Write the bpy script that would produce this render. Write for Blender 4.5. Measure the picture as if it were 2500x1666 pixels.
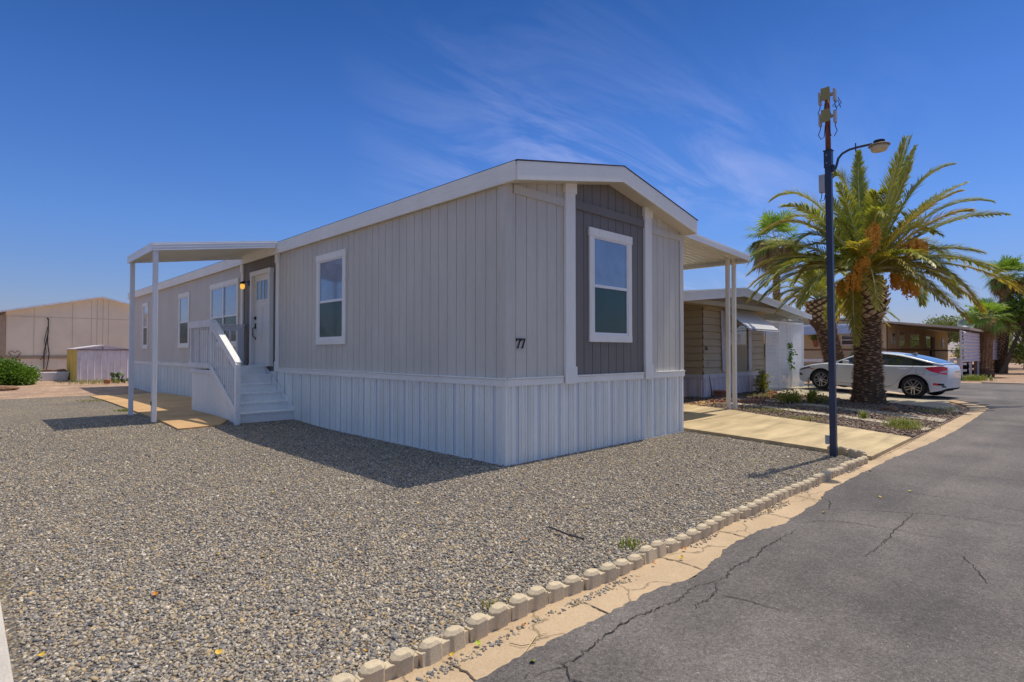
import bpy, bmesh, math, random
import numpy as np
from mathutils import Vector, Matrix
random.seed(7); rng=np.random.default_rng(7)
R=math.radians
for o in list(bpy.data.objects): bpy.data.objects.remove(o)
S=bpy.context.scene; COL=S.collection
# ---------------- camera
cam=bpy.data.cameras.new('camera'); co=bpy.data.objects.new('camera',cam); COL.objects.link(co); S.camera=co
cam.sensor_width=36; cam.lens=1380/2500*36; cam.clip_end=4000; cam.clip_start=.05
CAM=Vector((-4.828,-5.048,1.4)); HEAD=math.pi/4+.011
co.location=CAM; co.rotation_euler=(math.pi/2+.0198,0,HEAD-math.pi/2)
FW=Vector((math.cos(HEAD),math.sin(HEAD),0)); RT=Vector((math.sin(HEAD),-math.cos(HEAD),0))
S.render.resolution_x=1024; S.render.resolution_y=682
# ---------------- light
SUNV=Vector((.405,-.04,1)).normalized()
sl=bpy.data.lights.new('sun','SUN'); sl.energy=3.1; sl.angle=R(.5); sl.color=(1,.90,.74)
so=bpy.data.objects.new('sun',sl); COL.objects.link(so); so.rotation_euler=SUNV.to_track_quat('Z','Y').to_euler()
W=bpy.data.worlds.new('World'); S.world=W; W.use_nodes=True
def _world():
    nt=W.node_tree; N=nt.nodes; L=nt.links; N.clear()
    out=N.new('ShaderNodeOutputWorld'); bg=N.new('ShaderNodeBackground'); bg.inputs[1].default_value=.145
    sky=N.new('ShaderNodeTexSky'); sky.sky_type='NISHITA'; sky.sun_disc=False
    sky.sun_elevation=math.asin(SUNV.z); sky.sun_rotation=math.atan2(SUNV.x,SUNV.y)
    sky.altitude=300; sky.air_density=1.15; sky.dust_density=.35; sky.ozone_density=3.5
    tc=N.new('ShaderNodeTexCoord'); sp=N.new('ShaderNodeSeparateXYZ'); L.new(tc.outputs['Generated'],sp.inputs[0])
    def mth(op,a,b=None,cl=False):
        n=N.new('ShaderNodeMath'); n.operation=op; n.use_clamp=cl
        for i,v in enumerate((a,b)):
            if v is None: continue
            if isinstance(v,(int,float)): n.inputs[i].default_value=v
            else: L.new(v,n.inputs[i])
        return n.outputs[0]
    zz=mth('ADD',mth('MAXIMUM',sp.outputs[2],0.0),.12)
    cb=N.new('ShaderNodeCombineXYZ'); L.new(mth('DIVIDE',sp.outputs[0],zz),cb.inputs[0]); L.new(mth('DIVIDE',sp.outputs[1],zz),cb.inputs[1])
    mp=N.new('ShaderNodeMapping'); mp.inputs['Rotation'].default_value=(0,0,.35); mp.inputs['Scale'].default_value=(.9,2.6,1); L.new(cb.outputs[0],mp.inputs[0])
    n1=N.new('ShaderNodeTexNoise'); n1.inputs['Scale'].default_value=1.1; n1.inputs['Detail'].default_value=9; n1.inputs['Roughness'].default_value=.62; n1.inputs['Distortion'].default_value=.9; L.new(mp.outputs[0],n1.inputs[0])
    n2=N.new('ShaderNodeTexNoise'); n2.inputs['Scale'].default_value=.55; n2.inputs['Detail'].default_value=2; L.new(cb.outputs[0],n2.inputs[0])
    c=mth('MULTIPLY',mth('SUBTRACT',n1.outputs[0],.435),3.4,True)
    m=mth('MULTIPLY',mth('SUBTRACT',n2.outputs[0],.36),4.5,True)
    # more cirrus toward +X side of the sky than toward +Y
    az=mth('MULTIPLY',mth('SUBTRACT',.62,mth('ABSOLUTE',mth('SUBTRACT',mth('SUBTRACT',sp.outputs[0],sp.outputs[1]),.22))),2.6,True)
    az=mth('MULTIPLY',az,mth('MULTIPLY',mth('SUBTRACT',.56,sp.outputs[2]),7.0,True))
    f=mth('MULTIPLY',mth('MULTIPLY',mth('MULTIPLY',c,m),az),.52)
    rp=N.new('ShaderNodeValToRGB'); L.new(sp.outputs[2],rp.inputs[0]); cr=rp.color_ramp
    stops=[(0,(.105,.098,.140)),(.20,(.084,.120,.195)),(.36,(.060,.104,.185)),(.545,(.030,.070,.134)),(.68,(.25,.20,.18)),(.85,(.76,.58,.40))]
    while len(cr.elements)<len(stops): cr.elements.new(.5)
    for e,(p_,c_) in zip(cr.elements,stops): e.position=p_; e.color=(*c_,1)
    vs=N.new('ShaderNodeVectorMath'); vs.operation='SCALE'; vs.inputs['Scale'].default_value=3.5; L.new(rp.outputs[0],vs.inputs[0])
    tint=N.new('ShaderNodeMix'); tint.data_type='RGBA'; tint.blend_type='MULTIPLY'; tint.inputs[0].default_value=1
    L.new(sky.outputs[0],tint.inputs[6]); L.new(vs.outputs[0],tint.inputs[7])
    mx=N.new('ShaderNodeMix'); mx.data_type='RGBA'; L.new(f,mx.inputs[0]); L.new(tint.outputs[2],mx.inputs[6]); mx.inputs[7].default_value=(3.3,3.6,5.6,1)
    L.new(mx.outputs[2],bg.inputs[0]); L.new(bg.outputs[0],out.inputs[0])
_world()
S.view_settings.view_transform='Standard'; S.view_settings.look='None'; S.view_settings.exposure=0.27; S.view_settings.gamma=1
S.render.engine='CYCLES'
try: S.cycles.max_bounces=8
except Exception: pass
# ---------------- helpers
def tag(o,label=None,cat=None,group=None,kind=None):
    if label: o['label']=label
    if cat: o['category']=cat
    if group: o['group']=group
    if kind: o['kind']=kind
    return o
def thing(name,label,cat,loc=(0,0,0),rz=0,group=None):
    o=bpy.data.objects.new(name,None); COL.objects.link(o); o.location=loc; o.rotation_euler=(0,0,rz); o.empty_display_size=.1
    return tag(o,label,cat,group)
class MB:
    def __init__(s): s.v=[]; s.f=[]; s.m=[]; s.k=[]
    def add(s,vs,fs,mi=0):
        b=len(s.v); s.k.append((b,len(s.f))); s.v+= [tuple(v) for v in vs]; s.f+=[tuple(b+i for i in f) for f in fs]; s.m+=[mi]*len(fs)
    def box(s,x0,x1,y0,y1,z0,z1,mi=0,M=None):
        x0,x1=min(x0,x1),max(x0,x1); y0,y1=min(y0,y1),max(y0,y1); z0,z1=min(z0,z1),max(z0,z1)
        vs=[Vector(p) for p in ((x0,y0,z0),(x1,y0,z0),(x1,y1,z0),(x0,y1,z0),(x0,y0,z1),(x1,y0,z1),(x1,y1,z1),(x0,y1,z1))]
        if M: vs=[M@v for v in vs]
        s.add(vs,[(0,3,2,1),(4,5,6,7),(0,1,5,4),(1,2,6,5),(2,3,7,6),(3,0,4,7)],mi)
    def bar(s,a,b,w,h,up=(0,0,1),mi=0):
        a=Vector(a); b=Vector(b); d=(b-a).normalized(); u=Vector(up)
        if abs(d.dot(u))>.98: u=Vector((1,0,0))
        sd=d.cross(u).normalized(); u=sd.cross(d).normalized()
        vs=[]
        for p in (a,b):
            for i,j in ((-1,-1),(1,-1),(1,1),(-1,1)): vs.append(p+sd*(i*w/2)+u*(j*h/2))
        s.add(vs,[(0,1,2,3),(7,6,5,4),(0,4,5,1),(1,5,6,2),(2,6,7,3),(3,7,4,0)],mi)
    def tube(s,pts,r,n=8,mi=0,cap=True):
        pts=[Vector(p) for p in pts]; k=len(pts); rs=r if isinstance(r,(list,tuple)) else [r]*k
        prev=None; vs=[]; 
        for i,p in enumerate(pts):
            d=(pts[min(i+1,k-1)]-pts[max(i-1,0)]).normalized()
            if prev is None:
                u=Vector((0,0,1)) if abs(d.z)<.9 else Vector((1,0,0))
            else: u=prev
            sd=d.cross(u).normalized(); u=sd.cross(d).normalized(); prev=u
            for j in range(n):
                a=2*math.pi*j/n; vs.append(p+(sd*math.cos(a)+u*math.sin(a))*rs[i])
        fs=[]
        for i in range(k-1):
            for j in range(n):
                a=i*n+j; b=i*n+(j+1)%n; fs.append((a,a+n,b+n,b))
        if cap: fs.append(tuple(range(n))); fs.append(tuple((k-1)*n+j for j in reversed(range(n))))
        s.add(vs,fs,mi)
    def lathe(s,prof,c=(0,0,0),n=16,mi=0,M=None,cap=True):
        vs=[];k=len(prof)
        for r,z in prof:
            for j in range(n):
                a=2*math.pi*j/n; v=Vector((c[0]+r*math.cos(a),c[1]+r*math.sin(a),c[2]+z)); vs.append(M@v if M else v)
        fs=[(i*n+j,i*n+(j+1)%n,(i+1)*n+(j+1)%n,(i+1)*n+j) for i in range(k-1) for j in range(n)]
        if cap: fs.append(tuple(reversed(range(n)))); fs.append(tuple((k-1)*n+j for j in range(n)))
        s.add(vs,fs,mi)
    def prism(s,poly,a0,a1,ax='x',mi=0):
        """poly: 2-D points; extruded along axis ax from a0 to a1"""
        n=len(poly)
        def P(a,q):
            return (a,q[0],q[1]) if ax=='x' else ((q[0],a,q[1]) if ax=='y' else (q[0],q[1],a))
        vs=[P(a0,q) for q in poly]+[P(a1,q) for q in poly]
        fs=[tuple(range(n)),tuple(reversed(range(n,2*n)))]+[(i,i+n,(i+1)%n+n,(i+1)%n) for i in range(n)]
        s.add(vs,fs,mi)
    def split(s,name,mats,parent=None,per=1,**kw):
        out=[]; K=s.k+[(len(s.v),len(s.f))]
        for i in range(0,len(s.k),per):
            (v0,f0),(v1,f1)=K[i],K[min(i+per,len(s.k))]; q=MB(); q.add(s.v[v0:v1],[tuple(a-v0 for a in f) for f in s.f[f0:f1]]); out.append(q.build(name,mats,parent,**kw))
        return out
    def build(s,name,mats,parent=None,smooth=False,bevel=0,fix=True):
        me=bpy.data.meshes.new(name); me.from_pydata(s.v,[],s.f)
        if not isinstance(mats,(list,tuple)): mats=[mats]
        for m in mats: me.materials.append(m)
        if len(mats)>1: me.polygons.foreach_set('material_index',s.m)
        if smooth: me.polygons.foreach_set('use_smooth',[True]*len(s.f))
        if fix and len(s.f)<60000:
            bm=bmesh.new(); bm.from_mesh(me); bmesh.ops.recalc_face_normals(bm,faces=bm.faces); bm.to_mesh(me); bm.free()
        me.update()
        o=bpy.data.objects.new(name,me); COL.objects.link(o)
        if parent:
            o.parent=parent
            M=Matrix.Identity(4)
            q=parent
            while q: M=q.matrix_parent_inverse@M if False else M; q=q.parent
            o.matrix_parent_inverse=wmat(parent).inverted()
        if bevel:
            b=o.modifiers.new('bevel','BEVEL'); b.width=bevel; b.segments=2; b.limit_method='ANGLE'; b.angle_limit=R(40)
        return o
def wmat(o):
    M=Matrix.LocRotScale(o.location,o.rotation_euler,o.scale)
    if o.parent: return wmat(o.parent)@o.matrix_parent_inverse@M
    return M
def npmesh(name,V,F,mat,parent=None,smooth=False):
    V=np.asarray(V,np.float32); F=np.asarray(F,np.int32); me=bpy.data.meshes.new(name)
    me.vertices.add(len(V)); me.vertices.foreach_set('co',V.ravel())
    k=F.shape[1]; me.loops.add(F.size); me.loops.foreach_set('vertex_index',F.ravel())
    me.polygons.add(len(F)); me.polygons.foreach_set('loop_start',np.arange(0,F.size,k,dtype=np.int32)); me.polygons.foreach_set('loop_total',np.full(len(F),k,np.int32))
    if smooth: me.polygons.foreach_set('use_smooth',[True]*len(F))
    me.update(calc_edges=True); me.validate()
    mats=mat if isinstance(mat,(list,tuple)) else [mat]
    for m in mats: me.materials.append(m)
    o=bpy.data.objects.new(name,me); COL.objects.link(o)
    if parent: o.parent=parent; o.matrix_parent_inverse=wmat(parent).inverted()
    return o
# ---------------- materials
def nodes(name):
    m=bpy.data.materials.new(name); m.use_nodes=True; nt=m.node_tree; b=nt.nodes['Principled BSDF']; return m,nt,nt.nodes,nt.links,b
def ramp(N,L,src,stops):
    r=N.new('ShaderNodeValToRGB'); cr=r.color_ramp
    while len(cr.elements)<len(stops): cr.elements.new(.5)
    for e,(p,c) in zip(cr.elements,stops): e.position=p; e.color=(*c,1)
    L.new(src,r.inputs[0]); return r.outputs[0]
def noise(N,L,vec,scale,detail=4,rough=.55,dist=0):
    n=N.new('ShaderNodeTexNoise'); n.inputs['Scale'].default_value=scale; n.inputs['Detail'].default_value=detail; n.inputs['Roughness'].default_value=rough; n.inputs['Distortion'].default_value=dist
    if vec: L.new(vec,n.inputs['Vector'])
    return n.outputs['Fac']
def coords(N,L,sc=(1,1,1),rot=(0,0,0)):
    t=N.new('ShaderNodeTexCoord'); mp=N.new('ShaderNodeMapping'); mp.inputs['Scale'].default_value=sc; mp.inputs['Rotation'].default_value=rot; L.new(t.outputs['Object'],mp.inputs[0]); return mp.outputs[0]
def mixc(N,L,f,a,b,bt='MIX'):
    x=N.new('ShaderNodeMix'); x.data_type='RGBA'; x.blend_type=bt
    for i,v in ((0,f),(6,a),(7,b)):
        if isinstance(v,(int,float)): x.inputs[i].default_value=v
        elif isinstance(v,tuple): x.inputs[i].default_value=(*v,1)
        else: L.new(v,x.inputs[i])
    return x.outputs[2]
def bumpn(N,L,b,h,strength,dist=.01):
    bp=N.new('ShaderNodeBump'); bp.inputs['Strength'].default_value=strength; bp.inputs['Distance'].default_value=dist; L.new(h,bp.inputs['Height']); L.new(bp.outputs[0],b.inputs['Normal']); return bp
def sc(c,k): return tuple(min(1,x*k) for x in c)
def mat(name,col,rough=.6,var=.15,scale=3,st=(1,1,1),fine=0,fscale=60,metal=0,spec=.4,bump=0,bdist=.004,rust=None,rustamt=.5):
    m,nt,N,L,b=nodes(name); v=coords(N,L,st)
    n=noise(N,L,v,scale,6,.6)
    c=ramp(N,L,n,[(.3,sc(col,1-var)),(.7,sc(col,1+var))])
    if fine:
        n2=noise(N,L,v,fscale,3,.6); c=mixc(N,L,1.0,c,ramp(N,L,n2,[(.3,(1-fine,)*3),(.7,(1,)*3)]),'MULTIPLY')
    if rust:
        n3=noise(N,L,v,scale*2.3,8,.65); c=mixc(N,L,ramp(N,L,n3,[(rustamt,(0,0,0)),(min(1,rustamt+.12),(1,1,1))]),c,rust)
    L.new(c,b.inputs['Base Color']); b.inputs['Roughness'].default_value=rough; b.inputs['Metallic'].default_value=metal; b.inputs['Specular IOR Level'].default_value=spec
    if bump: bumpn(N,L,b,noise(N,L,v,fscale,4,.6),bump,bdist)
    return m
def woodgrain(name,col,axis='z',var=.06,bump=.35):
    # painted embossed panel siding, grain running vertical
    st={'z':(14,14,.6),'y':(14,.6,14),'x':(.6,14,14)}[axis]
    m,nt,N,L,b=nodes(name); v=coords(N,L,st); v0=coords(N,L,(1,1,.35))
    g=noise(N,L,v,4.5,6,.62,.8); big=noise(N,L,v0,1.6,5,.6)
    c=ramp(N,L,big,[(.3,sc(col,1-var)),(.7,sc(col,1+var))]); c=mixc(N,L,1.,c,ramp(N,L,g,[(.25,(.86,)*3),(.6,(1,)*3)]),'MULTIPLY')
    L.new(c,b.inputs['Base Color']); b.inputs['Roughness'].default_value=.62; b.inputs['Specular IOR Level'].default_value=.35
    bumpn(N,L,b,g,bump,.006); return m
M={}
M['siding']=woodgrain('grey_siding_paint',(.63,.60,.53))
M['dark']=woodgrain('charcoal_siding_paint',(.20,.185,.17))
M['white']=woodgrain('white_trim_paint',(.88,.87,.81),'y',.05,.2)
M['whitez']=woodgrain('white_trim_paint_upright',(.88,.87,.81),'z',.05,.2)
M['alum']=mat('white_aluminium',(.80,.81,.82),.35,.05,2,spec=.5)
M['creamal']=mat('cream_aluminium',(.76,.74,.66),.4,.05,2)
M['steppaint']=mat('white_step_paint',(.82,.83,.82),.5,.08,4,(1,1,1),.06,30)
M['skirt']=mat('white_vinyl_skirting',(.88,.89,.84),.42,.07,1.5,(1,1,.3),.05,20,spec=.5)
M['shingle']=mat('dark_shingle',(.07,.065,.06),.9,.3,12,(1,1,1),.3,60,bump=.6)
M['soffit']=mat('beige_soffit',(.62,.57,.48),.6,.06,3)
M['black']=mat('black_metal',(.02,.02,.022),.4,.1,5)
M['door']=mat('cream_door_paint',(.78,.765,.70),.4,.04,2)
def perf():
    m,nt,N,L,b=nodes('perforated_vinyl'); v=coords(N,L,(1,1,1))
    vo=N.new('ShaderNodeTexVoronoi'); vo.inputs['Scale'].default_value=110; vo.inputs['Randomness'].default_value=.05; L.new(v,vo.inputs['Vector'])
    L.new(ramp(N,L,vo.outputs['Distance'],[(.28,(.22,.26,.30)),(.40,(.66,.70,.73))]),b.inputs['Base Color']); b.inputs['Roughness'].default_value=.5; return m
M['perf']=perf()
def glass(name,col,rough=.06,blinds=0,axis=2,spec=.6,coat=1.0,var=.15):
    m,nt,N,L,b=nodes(name); v=coords(N,L)
    c=ramp(N,L,noise(N,L,v,1.7,3,.5,1.5),[(.3,sc(col,1-var)),(.7,sc(col,1+var))])
    if blinds:
        w=N.new('ShaderNodeTexWave'); w.wave_type='BANDS'; w.bands_direction='Z'; w.inputs['Scale'].default_value=11; L.new(v,w.inputs['Vector'])
        c=mixc(N,L,blinds,c,mixc(N,L,1.,c,ramp(N,L,w.outputs['Fac'],[(.2,(.6,.6,.62)),(.6,(1.,1.,1.))]),'MULTIPLY'))
    L.new(c,b.inputs['Base Color']); b.inputs['Roughness'].default_value=rough; b.inputs['Specular IOR Level'].default_value=spec; b.inputs['Coat Weight'].default_value=coat; b.inputs['Coat Roughness'].default_value=.03
    bumpn(N,L,b,noise(N,L,v,2.5,2,.5),.05,.02)
    return m
M['paneup']=glass('upper_pane_blinds_painted_sky',(.22,.31,.46),.08,.35)  # blue base colour paints the reflected sky over the blinds
M['panelow']=glass('lower_pane_painted_reflection',(.028,.085,.078),.25,.6,coat=.22,spec=.3)  # dark green base paints the reflection of houses and trees opposite
M['darkglass']=glass('dark_window_glass',(.05,.055,.06),.08)
# terrain height
def sm(a,b,x):
    t=np.clip((x-a)/(b-a),0,1); return t*t*(3-2*t)
def H(x,y):
    x=np.asarray(x,float); y=np.asarray(y,float)
    left=.10*sm(4,7.5,y)*(1-.75*sm(12,19,y))*(1-sm(-.5,1.5,x)) + .05*sm(-2,0,x*0+y)*0
    left=left+.10*sm(17,25,y)*(1-sm(3,6,x))
    right=.105*sm(-1.2,2.4,y)*sm(5,9,x)*(1-sm(24,30,x))
    return left+right
def hz(x,y): return float(H(x,y))
# ---------------- ground materials
def gravel(name,cols,scale,bump=.9,tint=None,dark=.35,lump=0.0):
    m,nt,N,L,b=nodes(name); v=coords(N,L)
    vo=N.new('ShaderNodeTexVoronoi'); vo.inputs['Scale'].default_value=scale; L.new(v,vo.inputs['Vector'])
    ve=N.new('ShaderNodeTexVoronoi'); ve.feature='DISTANCE_TO_EDGE'; ve.inputs['Scale'].default_value=scale; L.new(v,ve.inputs['Vector'])
    bw=N.new('ShaderNodeSeparateColor'); L.new(vo.outputs['Color'],bw.inputs[0])
    k=len(cols); c=ramp(N,L,bw.outputs[0],[(i/(k-1) if k>1 else 0,cc) for i,cc in enumerate(cols)])
    c=mixc(N,L,1.,c,ramp(N,L,bw.outputs[1],[(0,(.60,)*3),(1,(1.2,)*3)]),'MULTIPLY')
    c=mixc(N,L,1.,c,ramp(N,L,ve.outputs['Distance'],[(0,(dark,)*3),(.16,(1,)*3)]),'MULTIPLY')
    big=noise(N,L,v,.55,5,.6); c=mixc(N,L,1.,c,ramp(N,L,big,[(.3,(.80,.80,.84)),(.7,(1.12,1.09,1.0))]),'MULTIPLY')
    if tint:
        p=noise(N,L,v,1.1,6,.65); c=mixc(N,L,ramp(N,L,p,[(.52,(0,0,0)),(.66,(.7,.7,.7))]),c,tint)
    L.new(c,b.inputs['Base Color']); b.inputs['Roughness'].default_value=.85; b.inputs['Specular IOR Level'].default_value=.25
    h=mixc(N,L,.5,vo.outputs['Distance'],noise(N,L,v,scale*1.7,3,.6))
    inv=N.new('ShaderNodeInvert'); L.new(h,inv.inputs[1]); bumpn(N,L,b,inv.outputs[0],bump,.02)
    return m
GC=[(.05,.05,.062),(.23,.205,.185),(.44,.36,.25),(.11,.113,.135),(.31,.265,.20),(.64,.56,.44),(.15,.155,.18),(.50,.355,.17),(.22,.21,.205),(.43,.37,.285)]
M['gravel']=gravel('grey_crushed_gravel',GC,62,.8)
M['bed']=gravel('reddish_gravel',[(.36,.25,.20),(.22,.17,.15),(.45,.34,.27),(.28,.22,.21),(.40,.30,.22),(.30,.20,.15)],34,.9)
M['dirt']=gravel('pink_tan_desert_gravel',[(.50,.33,.23),(.42,.27,.19),(.56,.40,.29),(.46,.31,.23)],28,.5,(.52,.38,.25),.6)
def stone_mat():
    m,nt,N,L,b=nodes('loose_stone'); g=N.new('ShaderNodeNewGeometry')
    k=len(GC); c=ramp(N,L,g.outputs['Random Per Island'],[(i/(k-1),sc(cc,1.12)) for i,cc in enumerate(GC)])
    c=mixc(N,L,1.,c,ramp(N,L,noise(N,L,coords(N,L),90,3,.6),[(.3,(.75,)*3),(.7,(1.1,)*3)]),'MULTIPLY')
    L.new(c,b.inputs['Base Color']); b.inputs['Roughness'].default_value=.8; return m
M['stone']=stone_mat()
def asphalt():
    m,nt,N,L,b=nodes('worn_asphalt'); v=coords(N,L); v2=coords(N,L,(.16,1.1,1))
    c=ramp(N,L,noise(N,L,v,.5,7,.62),[(.3,(.070,.064,.062)),(.7,(.165,.148,.138))])
    st=noise(N,L,v2,1.3,5,.6,.6); c=mixc(N,L,1.,c,ramp(N,L,st,[(.3,(.78,.78,.80)),(.68,(1.22,1.19,1.16))]),'MULTIPLY')
    sp=noise(N,L,v,210,2,.7); c=mixc(N,L,1.,c,ramp(N,L,sp,[(.3,(.55,)*3),(.5,(1,)*3),(.72,(1.75,)*3)]),'MULTIPLY')
    sp2=noise(N,L,v,38,3,.7); c=mixc(N,L,1.,c,ramp(N,L,sp2,[(.32,(.74,)*3),(.68,(1.24,)*3)]),'MULTIPLY')
    sp3=noise(N,L,v,85,2,.5); c=mixc(N,L,1.,c,ramp(N,L,noise(N,L,v,60,4,.75),[(.34,(.70,)*3),(.66,(1.3,)*3)]),'MULTIPLY'); c=mixc(N,L,ramp(N,L,sp3,[(.70,(0,0,0)),(.76,(1,1,1))]),c,(.42,.39,.35)); pt_=noise(N,L,coords(N,L,(.8,.8,1)),1.9,3,.5,.3); c=mixc(N,L,1.,c,ramp(N,L,pt_,[(.32,(.86,)*3),(.5,(1,)*3)]),'MULTIPLY')
    L.new(c,b.inputs['Base Color']); b.inputs['Roughness'].default_value=.78; b.inputs['Specular IOR Level'].default_value=.35
    bumpn(N,L,b,sp2,.7,.008); return m
M['asphalt']=asphalt()
def concrete(name,col,streak=(1,1,1),st=.12,crack=0):
    m,nt,N,L,b=nodes(name); v=coords(N,L); vs=coords(N,L,streak)
    c=ramp(N,L,noise(N,L,v,1.2,7,.65),[(.3,sc(col,.85)),(.7,sc(col,1.12))])
    c=mixc(N,L,1.,c,ramp(N,L,noise(N,L,vs,2,5,.6,.4),[(.3,(1-st,)*3),(.7,(1+st*.5,)*3)]),'MULTIPLY')
    c=mixc(N,L,1.,c,ramp(N,L,noise(N,L,v,95,3,.65),[(.3,(.82,)*3),(.6,(1.04,)*3)]),'MULTIPLY')
    if crack:
        ve=N.new('ShaderNodeTexVoronoi'); ve.feature='DISTANCE_TO_EDGE'; ve.inputs['Scale'].default_value=crack
        dv=N.new('ShaderNodeVectorMath'); dv.operation='ADD'; nn=N.new('ShaderNodeTexNoise'); nn.inputs['Scale'].default_value=5; nn.inputs['Detail'].default_value=4; L.new(v,nn.inputs['Vector']); sc_=N.new('ShaderNodeVectorMath'); sc_.operation='SCALE'; sc_.inputs['Scale'].default_value=.25; L.new(nn.outputs['Color'],sc_.inputs[0]); L.new(v,dv.inputs[0]); L.new(sc_.outputs[0],dv.inputs[1]); L.new(dv.outputs[0],ve.inputs['Vector'])
        c=mixc(N,L,1.,c,ramp(N,L,ve.outputs['Distance'],[(0,(.45,)*3),(.008,(1,)*3)]),'MULTIPLY')
    L.new(c,b.inputs['Base Color']); b.inputs['Roughness'].default_value=.85; b.inputs['Specular IOR Level'].default_value=.25
    bumpn(N,L,b,noise(N,L,v,95,4,.65),.35,.004); return m
M['gutter']=concrete('tan_gutter_concrete',(.52,.385,.245),(1,1,1),.08,.9)
M['drive']=concrete('cream_driveway_concrete',(.56,.44,.26),(.35,2.2,1),.30)
M['drive2']=concrete('grey_driveway_concrete',(.46,.40,.30),(1.2,.4,1),.15)
M['slab']=concrete('orange_tan_slab_concrete',(.58,.37,.18),(1,1,1),.08)
M['block']=concrete('edging_block_concrete',(.66,.54,.37),(1,1,1),.2)
M['crack']=mat('crack_tar',(.028,.026,.026),.9,.2,5)
M['joint']=mat('joint_dirt',(.10,.07,.05),.95,.3,20)  # dark brown lines along the gutter, path and driveway joints
# ================= SETTING =================
def interp(pl,n):
    P=np.array(pl,float); d=np.r_[0,np.cumsum(np.hypot(*np.diff(P[:,:2],axis=0).T))]; t=np.linspace(0,d[-1],n)
    return np.stack([np.interp(t,d,P[:,i]) for i in range(P.shape[1])],1)
def strip(name,A,B,m,zoff,thick=.1,n=60,k=8,base='plain',wob=0,parent=None):
    a=interp(A,n); b=interp(B,n)
    if wob: a[:,1]+=rng.normal(0,wob,n); b[:,1]+=rng.normal(0,wob,n)
    V=[];F=[]
    for i in range(n):
        for j in range(k+1):
            p=a[i]+(b[i]-a[i])*j/k; V.append((p[0],p[1],hz(p[0],p[1])+zoff))
    for i in range(n-1):
        for j in range(k):
            q=i*(k+1)+j; F.append((q,q+1,q+k+2,q+k+1))
    nb=len(V); V+= [(x,y,z-thick) for x,y,z in V]
    ring=[j for j in range(k+1)]+[i*(k+1)+k for i in range(1,n)]+[(n-1)*(k+1)+j for j in range(k-1,-1,-1)]+[i*(k+1) for i in range(n-2,0,-1)]
    for i in range(len(ring)):
        p,q=ring[i],ring[(i+1)%len(ring)]; F.append((p,p+nb,q+nb,q))
    mb=MB(); mb.add(V,F); o=mb.build(name,m,parent)
    return o
def st(o): o['kind']='structure'; return o
def ground():
    xs=np.r_[-900,-300,-120,-60,-35,np.arange(-20,60.1,1.0),80,120,300,900]; ys=np.r_[-900,-300,-120,-60,-30,np.arange(-14,60.1,1.0),80,120,300,900]
    X,Y=np.meshgrid(xs,ys); Z=H(X,Y)-.03; V=np.stack([X,Y,Z],-1).reshape(-1,3); nx=len(xs)
    F=[(j*nx+i,j*nx+i+1,(j+1)*nx+i+1,(j+1)*nx+i) for j in range(len(ys)-1) for i in range(nx-1)]
    st(npmesh('ground',V,F,M['dirt']))
ground()
st(strip('gravel_yard',[(-16,-2.96),(-16,16.2)],[(5.0,-2.97),(5.0,17.4)],M['gravel'],0.0,.1,90,40,wob=0))
GI=[(-16,-2.9),(-3,-2.9),(3.6,-2.95),(6,-3.06),(11.65,-3.03),(12.54,-3.0),(13.57,-2.85),(14.4,-2.62),(15.2,-2.3),(15.99,-1.8),(17,-.9),(18.2,.5),(18.9,2.5)]
GO=[(-16,-3.3),(-3,-3.3),(3.6,-3.3),(6,-3.42),(11.65,-3.42),(12.8,-3.4),(14.2,-3.22),(15,-2.9),(15.8,-2.55),(16.6,-2.1),(17.7,-1.2),(18.9,.3),(19.7,2.3)]
st(strip('gutter',GI,GO,M['gutter'],.004,.1,140,6))
D1a=[(3.62,-3.06),(3.76,-2.6),(3.86,-2.3),(4.15,-1.1),(4.42,.1),(4.42,20)]; D1b=[(5.95,-3.06),(6.5,-2.2),(7.1,-1.0),(7.72,.6),(7.85,2),(7.85,20)]
st(strip('driveway',D1a,D1b,M['drive'],.055,.12,90,10))
D2a=[(11.65,-2.98),(12.6,-2.26),(13.33,-1.14),(13.6,.4),(13.75,2.0),(13.6,5)]; D2b=[(15.5,-2.15),(16.2,-1.7),(17.0,-.9),(18.2,.5),(18.9,2.5),(19.0,5)]
st(strip('neighbour_driveway',D2a,D2b,M['drive2'],.02,.12,40,10))
st(strip('gravel_bed',[(5.6,-3.04),(6.6,-2),(7.2,-.6),(7.6,1),(7.7,3),(7.7,6)],[(11.8,-3.02),(12.8,-2.2),(13.5,-1.1),(13.8,.5),(14,2),(14,6)],M['bed'],.004,.1,50,24))
st(strip('concrete_strip',[(10.6,1.9),(11.1,1.0),(11.09,-.2),(10.45,-1.7),(9.69,-2.98)],[(10.2,1.9),(10.6,.9),(10.5,-.5),(9.85,-1.85),(9.0,-3.0)],M['drive2'],.03,.1,30,4))
st(strip('concrete_strip',[(9.3,1.4),(9.4,.3),(9.15,-.95),(8.5,-2.1),(7.75,-3.03)],[(9.0,1.4),(9.0,.2),(8.65,-1.15),(8.0,-2.25),(7.3,-3.03)],M['drive2'],.03,.1,30,4))
st(strip('patio_path',[(-1.42,6.0),(-2.12,5.9),(-2.12,7),(-2.05,12),(-2.0,16.0)],[(-.9,6.9),(-.02,7.3),(-.02,8),(-.02,12),(-.02,16.2)],M['slab'],.03,.1,60,8))
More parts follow.
